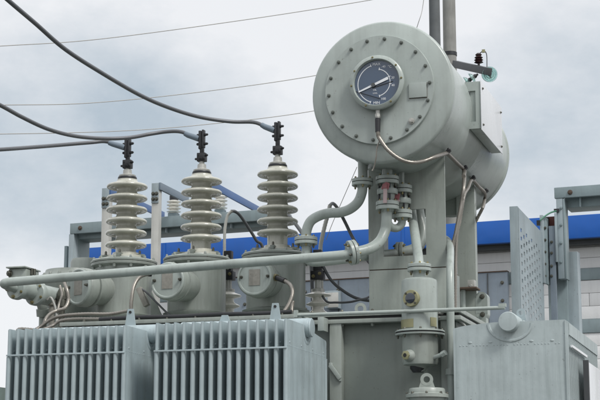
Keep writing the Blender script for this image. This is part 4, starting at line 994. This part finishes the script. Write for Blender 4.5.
# perforated door leaf, swung open toward the viewer: real holes
dh = PP(541.5, 230, -.06); dfront = None
dl = thing('perforated_door', 'open pale grey door leaf of perforated sheet, edge on, right of the big cylinder', 'door', (dh.x, dh.y, .1))
dirv = (PX(517, 207, dh.x - .0) - dh); 
e_near = PY(517.5, 207, dh.y - .86); dv = V((e_near.x - dh.x, e_near.y - dh.y, 0)); Ld = dv.length; dv.normalize()
zt_d = e_near.z; zb_d = .45; nrm = V((-dv.y, dv.x, 0))
if nrm.x < 0: nrm = -nrm
print('door', Ld, zt_d, dv)
mb = MB()
def quadbox(u0, u1, z0, z1, t=.004):
    a = V((dh.x, dh.y, 0)) + dv * u0; b = V((dh.x, dh.y, 0)) + dv * u1
    mb.prism([a + V((0, 0, z0)), b + V((0, 0, z0)), b + V((0, 0, z1)), a + V((0, 0, z1))], nrm * t)
ztop = zt_d - .07; zbot = zb_d + .08
quadbox(0, .07, zb_d, zt_d - .002); quadbox(Ld - .06, Ld - .004, zb_d, zt_d - .002); quadbox(.0701, Ld - .0601, ztop, zt_d - .002); quadbox(.0701, Ld - .0601, zb_d, zbot)
ncol = 8; cwid = (Ld - .1304) / ncol; nr = int((ztop - zbot) / .046); hz_ = (ztop - zbot) / nr
for i in range(ncol):
    u0 = .0702 + i * cwid; quadbox(u0, u0 + cwid * .56, zbot + .0001, ztop - .0001)
    ph = (i % 2) * .5 * hz_; last = zbot + .0001
    for k in range(nr - 1):
        if k % 15 in (13, 14): continue                            # solid bands between the groups of slots
        h0 = zbot + ph + (k + .3) * hz_
        quadbox(u0 + cwid * .56, u0 + cwid, last, h0); last = h0 + hz_ * .46
    quadbox(u0 + cwid * .56, u0 + cwid, last, ztop - .0001)
part('perforated_sheet', mb, 'frame2', dl)
fe = V((dh.x, dh.y, 0)) + dv * (Ld - .002)
part('edge_flange', MB().prism([fe + V((0, 0, zb_d)), fe - nrm * .045 + V((0, 0, zb_d)), fe - nrm * .045 + V((0, 0, zt_d + .006)), fe + V((0, 0, zt_d + .006))], -dv * .03), 'frame2', dl, .002)
for z_ in (1.0, 2.6): part('hinge', MB().cyl(dh + V((0, 0, z_ - dh.z - .05)), dh + V((0, 0, z_ - dh.z + .05)), .012, n=12), 'dark', dl)

# small post insulators on the portal beam under the busbars
def post_ins(px, ytop, ybot, rpx, Y, label):
    Y = PP(px, 230, .12).y; zbase = PP(px, 226.0 - (px - 70) * .07, .12).z - .02; c = PY(px, ytop, Y); rs = rad(rpx, c); z0 = PY(px, ybot, Y).z; o = V((c.x, Y, 0)); n = 4
    t = thing('post_insulator', label, 'insulator', (c.x, Y, zbase), 'small white post insulators behind')
    pr = [(rs * .62, z0)]; H = (c.z - .03 - z0) / n
    for i in range(n):
        b = z0 + i * H; pr += [(rs * .55, b + H * .1), (rs * .95, b + H * .45), (rs, b + H * .55), (rs * .6, b + H * .95)]
    part('porcelain', MB().lathe(o, (0, 0, 1), pr + [(rs * .5, c.z - .028)], 30), 'porcw', t, sharp=60)
    part('cap', MB().lathe(o, (0, 0, 1), [(rs * .62, c.z - .03), (rs * .62, c.z), (rs * .45, c.z + .006)], 20), 'dark', t)
    part('pedestal', MB().bb((c.x - .03, Y - .03, zbase), (c.x + .03, Y + .03, z0)), 'frame', t)
post_ins(174, 196, 213.5, 7.2, 9.52, 'small white post insulator left of the middle tall bushing')
post_ins(220.5, 191, 210, 7.2, 9.52, 'small white post insulator just right of the middle tall bushing')
# ------------------------------------------------------------------ building behind
bp0 = V((-5.6, 17.5, 0)); bn = pn; bu = pu
def BP(px, py, off=0.): return onplane(px, py, bp0 + bn * off, bn)
def bbox(mb, xa, xb, zt, zb, o0, o1):
    q = Quaternion((0, 0, 1), ang); c = bp0 + bu * ((xa + xb) / 2) + bn * ((o0 + o1) / 2); c.z = (zt + zb) / 2
    mb.box(c, (xb - xa, o1 - o0, zt - zb), q); return mb
def bx(px): return (BP(px, 250) - bp0).dot(bu)
XL, XR = bx(76), bx(900)
ft, fb = BP(300, 234).z, BP(300, 255.5).z
bd = thing('industrial_building', 'long low building with a bright blue roof fascia and pale plank walls behind the transformer', 'building', (bp0.x, bp0.y, 0))
part('fascia', bbox(MB(), XL, XR, ft, fb, -.02, .06), 'fascia', bd, .004)
for k_ in range(int((XR - XL) / 3.0)):
    part('fascia_joint', bbox(MB(), XL + 1.2 + k_ * 3.0, XL + 1.235 + k_ * 3.0, ft - .002, fb + .002, -.026, -.0205), 'fascia', bd)
part('roof', bbox(MB(), XL, XR, ft - .05, ft - .12, .061, 6), 'roof', bd)
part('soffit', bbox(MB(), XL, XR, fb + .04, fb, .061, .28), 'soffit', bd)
part('eave_shade_strip', bbox(MB(), XL + .1, XR, fb - .001, fb - .045, .12, .24), 'soffit', bd)  # dark-coloured strip standing in for the eave's shade below the fascia
wl = part('wall', bbox(MB(), XL + .1, XR, fb - .001, 0, .30, .6), 'plank', bd)
z = fb - .07; k = 0
g_top = BP(590, 268, .26).z; g_bot = BP(590, 280, .26).z; g2t, g2b = BP(590, 320, .26).z, BP(590, 333, .26).z
z = fb - .06; ph_ = (BP(590, 281, .26).z - BP(590, 320, .26).z) / 3
pl = MB(); gb = MB()
levels = []
h1 = (z - g_top) / 2
for i in range(2): levels.append((z - i * h1, z - (i + 1) * h1, 0))
levels.append((g_top, g_bot, 1))
for i in range(3): levels.append((g_bot - i * ph_, g_bot - (i + 1) * ph_, 0))
levels.append((g_bot - 3 * ph_, g2b, 1)); zz_ = g2b
while zz_ > .2: levels.append((zz_, zz_ - ph_, 0)); zz_ -= ph_
for a, b, kd in levels:
    xs = XL + .12
    while xs < XR:
        w_ = 6 + random.random() * 3; xe = min(xs + w_, XR)
        part('plank' if not kd else 'grey_band', bbox(MB(), xs, xe - .004, a - .0015, b + .0015, .265 + (.0 if not kd else -.012), .299), 'plank' if not kd else 'frame', wl, .004)
        xs = xe
# grey sheeting leaning against the wall
for (x0, x1, yt, rx, lab) in ((206, 245, 278, 225, 'blue grey sheet metal panel against the wall behind the middle turret'), (296, 372, 279.5, 335, 'blue grey sheet metal panel against the wall between the small bushing and the support'), (463, 503.5, 272, 490, 'blue grey sheet metal panel against the wall right of the rear support column')):
    zt_ = BP(rx, yt, .1).z; xa_, xb_ = bx(x0) , bx(x1)
    t = thing('wall_sheet', lab, 'panel', bp0 + bu * ((xa_ + xb_) / 2) + bn * .15, 'sheet metal panels along the building')
    part('sheet', bbox(MB(), xa_, xb_, zt_, 0, .14, .20), 'sheet', t, .003)
    part('rusty_edge', bbox(MB(), xa_, xb_, zt_ + .012, zt_ + .001, .13, .22), 'rusty', t)
    n = max(1, int((xb_ - xa_) / .33))
    for i in range(n + 1):
        u_ = xa_ + .06 + (xb_ - xa_ - .12) * i / n
        for dz in (.12, .32, .52, .72): bolt(t, bp0 + bu * u_ + bn * .138 + V((0, 0, zt_ - dz)), -bn, .016, .014, 'bolt')
    if i: part('seam', bbox(MB(), (xa_ + xb_) / 2, (xa_ + xb_) / 2 + .012, zt_ - .01, .1, .132, .1395), 'soffit', t)
t = thing('meter_box', 'small pale grey box mounted low on the sheet panel behind the small bushing', 'box', BP(333, 300, .08))
part('case', MB().box(BP(333, 300, .075), (.16, .12, .2), Quaternion((0, 0, 1), ang)), 'frame2', t, .006)
part('door', MB().box(BP(333, 300, .010), (.13, .008, .17), Quaternion((0, 0, 1), ang)), 'zinc', t, .002)
# far shed at the lower left
s0 = PD(5, 386, 24)
sh = thing('small_shed', 'far low shed with a grey green roof in the lower left corner', 'shed', (s0.x - 2, s0.y + 1, 0))
part('wall', MB().bb((s0.x - 4, s0.y + .25, 0), (s0.x - .22, s0.y + 3, s0.z - .30)), 'sheet', sh)
part('roof', MB().prism([(s0.x - 4.2, s0.y, s0.z + .55), (s0.x + .02, s0.y, s0.z - .03), (s0.x + .02, s0.y, s0.z - .22), (s0.x - 4.2, s0.y, s0.z - .22)], (0, 3.2, 0)), 'roof', sh)

# ------------------------------------------------------------------ utility poles
def pole(px, rpx, D, mat, label, ztop=11.5):
    c = PD(px, 60, D); t = thing('utility_pole', label, 'pole', (c.x, c.y, 0), 'utility poles behind the cylinder')
    r = rad(rpx, c); part('shaft', MB().lathe((c.x, c.y, 0), (0, 0, 1), [(r * 1.35, 0), (r * 1.0, c.z), (r * .92, ztop)], 28), mat, t); return t, c, r
t1, pc1, pr1 = pole(435.3, 5.6, 26, 'concd', 'dark grey utility pole rising behind the big cylinder, left one of the two')
t2, pc2, pr2 = pole(450, 6.6, 27, 'conc', 'pale concrete utility pole with a band and crossarm, right one of the two')
pb_ = PD(450, 54, 27); part('band', MB().cyl((pc2.x, pc2.y, pb_.z - .03), (pc2.x, pc2.y, pb_.z + .03), pr2 * 1.08, n=28), 'dark', t2)
ca, cb = PD(455, 64, 26.8), PD(489, 71.5, 25.6)
part('crossarm', MB().bar(ca, cb, .11, .12), 'cable', t2, .01)
pin = thing('pin_insulator', 'dark brown ribbed pin insulator standing on the pole crossarm', 'insulator', PD(478.5, 66, 26))
pi0 = PD(478.8, 66, 26); pz = pi0.z
part('porcelain', MB().lathe((pi0.x, pi0.y, pz), (0, 0, 1), [(.02, -.03), (.02, .04), (.05, .05), (.075, .06), (.05, .085), (.075, .10), (.045, .125), (.07, .14), (.04, .17), (.055, .19), (.03, .215)], 24), 'brown', pin)
part('tie_wire', MB().tube([V((pi0.x, pi0.y, pz + .19)), PD(483, 51, 26), PD(486.5, 54, 26), PD(487, 68, 25.7)], .008, 8), 'dark', pin)
part('tie_clamp', MB().box(PD(483.5, 51, 26), (.05, .03, .05)), 'yellow', pin)
for px0, py0, dirx, label in ((488, 71, V((.35, .0, -.30)), 'green glass disc insulator string hanging at the crossarm tip'), (478, 74, V((-.8, .0, -.5)), 'green glass disc insulator string slanting back under the crossarm')):
    o = PD(px0, py0, 25.8); d = dirx.normalized()
    t = thing('glass_insulator_string', label, 'insulator', o, 'green glass disc insulators on the far crossarm')
    hub = MB().cyl(o, o + (d * .36 if px0 != 488 else V((.05, -.05, -.13))), .018, n=10)
    part('rod', hub, 'dark', t)
    big = .125 if px0 == 488 else .10
    dd_ = d if px0 != 488 else V((.25, -.85, -.25)).normalized()
    for k in range(2):
        ce = o + (V((.015, 0, -.055)) if px0 == 488 else d * (.1 + .0 * k)) + dd_ * (.10 * k)
        part('disc', MB().lathe(ce, dd_, [(.03, -.03), (.06, -.015), (big, .02), (big * .97, .028), (big * .75, .012), (big * .7, .03), (big * .55, .012), (big * .5, .028), (.03, .01)], 30), 'glass', t)
        part('disc_cap', MB().lathe(ce - dd_ * .07, dd_, [(.025, 0), (.034, .02), (.036, .045)], 16), 'dark', t)
# thin wires across the sky
wg = 'thin overhead line wires across the sky'
for lab, pts, ends in (('uppermost thin sky wire, rising from the left edge to the top', [(-150, 55, 22), (0, 46, 23), (100, 39, 24), (250, 19, 25), (370, 0, 25.7), (432, -12, 26)], None),
                 ('middle thin sky wire meeting the big cylinder behind its gauge side', [(-150, 107, 22), (0, 105, 23), (90, 103, 24), (200, 92, 25), (318, 75, 25.7), (435, 50, 26)], None),
                 ('lowest thin sky wire passing above the tall bushings', [(-150, 135, 22), (0, 134, 23), (120, 131, 24), (210, 124, 25), (313, 111, 25.7), (435, 86, 26)], None)):
    ps = [PD(*p) for p in pts]; single('sky_wire', MB().tube(ps, .0065, 6, 8), 'wire', lab, 'wire', ps[-1], wg)
ps = [PD(427, -40, 24), PD(423, 5, 24), PD(417, 27, 24), PD(400, 80, 25)]
single('stay_wire', MB().tube(ps, .005, 6, 6), 'wire', 'hair-thin wire dropping from the top edge beside the left utility pole', 'wire', ps[0])
ps = [PY(357, 167, 7.7), PY(346, 192, 7.8), PY(333, 222, 8.0), PY(326, 240, 8.1)]
single('stay_wire', MB().tube(ps, .0018, 6, 4), 'wire', 'hair-thin wire slanting down left from under the big cylinder', 'wire', ps[-1])

# ------------------------------------------------------------------ world and light
w = bpy.data.worlds.new('World'); S.world = w; w.use_nodes = True
N, L = w.node_tree.nodes, w.node_tree.links; bgn = N['Background']; bgn.inputs['Strength'].default_value = .1
sd = V((.62, -.38, .80)).normalized()
el = math.asin(sd.z); az = math.atan2(sd.x, sd.y)
sky = N.new('ShaderNodeTexSky'); sky.sky_type = 'NISHITA'; sky.sun_disc = False; sky.sun_elevation = el; sky.sun_rotation = az
tcw = N.new('ShaderNodeTexCoord')
def math_(op, a, b=None, clamp=False):
    n = N.new('ShaderNodeMath'); n.operation = op; n.use_clamp = clamp
    for i, v in enumerate((a, b)):
        if v is None: continue
        if isinstance(v, (int, float)): n.inputs[i].default_value = v
        else: L.new(v, n.inputs[i])
    return n.outputs[0]
def noise(scale, detail, rough=.5, off=(0, 0, 0)):
    mp = N.new('ShaderNodeMapping'); mp.inputs['Location'].default_value = off; mp.inputs['Scale'].default_value = (1, 1, 1.7); L.new(tcw.outputs['Generated'], mp.inputs['Vector'])
    n = N.new('ShaderNodeTexNoise'); n.inputs['Scale'].default_value = scale; n.inputs['Detail'].default_value = detail; n.inputs['Roughness'].default_value = rough
    L.new(mp.outputs['Vector'], n.inputs['Vector']); return n.outputs['Fac']
def blob(px, py, rpx):
    d = ray(px, py).normalized(); n = N.new('ShaderNodeVectorMath'); n.operation = 'DOT_PRODUCT'; L.new(tcw.outputs['Generated'], n.inputs[0]); n.inputs[1].default_value = d
    m = N.new('ShaderNodeMapRange'); m.interpolation_type = 'SMOOTHERSTEP'; m.inputs['From Min'].default_value = math.cos(rpx / F); m.inputs['From Max'].default_value = 1; L.new(n.outputs['Value'], m.inputs['Value'])
    return m.outputs['Result']
base = math_('ADD', math_('ADD', math_('MULTIPLY', noise(9, 5, .5, (3, 1, 7)), .60), math_('MULTIPLY', noise(24, 6, .6, (1, 5, 2)), .66)), math_('MULTIPLY', noise(60, 4, .6, (4, 2, 9)), .22))
f = math_('SUBTRACT', base, .665)
for px, py, r_, a_ in ((60, 165, 200, .62), (190, 150, 150, .35), (555, 120, 170, .60), (250, 110, 120, .12), (330, 30, 220, -.25), (20, 330, 120, -.45), (60, 20, 120, -.12), (430, 230, 120, -.2), (520, 20, 100, -.12)):
    f = math_('ADD', f, math_('MULTIPLY', blob(px, py, r_), a_))
f = math_('MAXIMUM', math_('MINIMUM', f, 1.0), 0.0)
mx = N.new('ShaderNodeMix'); mx.data_type = 'RGBA'
K = 10.0
mx.inputs[6].default_value = (.93 * K, .94 * K, .96 * K, 1); mx.inputs[7].default_value = (.50 * K, .58 * K, .65 * K, 1); L.new(f, mx.inputs[0])
# overcast: the dome is brighter toward the zenith
sx = N.new('ShaderNodeSeparateXYZ'); L.new(tcw.outputs['Generated'], sx.inputs[0])
zr = N.new('ShaderNodeMapRange'); zr.inputs['From Min'].default_value = .36; zr.inputs['From Max'].default_value = .95; zr.inputs['To Min'].default_value = 1; zr.inputs['To Max'].default_value = 1.7
L.new(sx.outputs['Z'], zr.inputs['Value'])
sc = N.new('ShaderNodeVectorMath'); sc.operation = 'SCALE'; L.new(mx.outputs[2], sc.inputs[0]); L.new(zr.outputs['Result'], sc.inputs['Scale'])
m2 = N.new('ShaderNodeMix'); m2.data_type = 'RGBA'; m2.inputs[0].default_value = .90; L.new(sky.outputs['Color'], m2.inputs[6]); L.new(sc.outputs['Vector'], m2.inputs[7])
L.new(m2.outputs[2], bgn.inputs['Color'])
sl = bpy.data.lights.new('sun', 'SUN'); sl.energy = 2.3; sl.angle = R(16); sl.color = (1, .97, .93)
so = bpy.data.objects.new('sun', sl); COL.objects.link(so); so.rotation_euler = sd.to_track_quat('Z', 'Y').to_euler(); so.location = (0, 0, 20)
S.view_settings.view_transform = 'Standard'; S.view_settings.look = 'None'; S.view_settings.gamma = 1; S.view_settings.exposure = 0; S.view_settings.use_curve_mapping = False
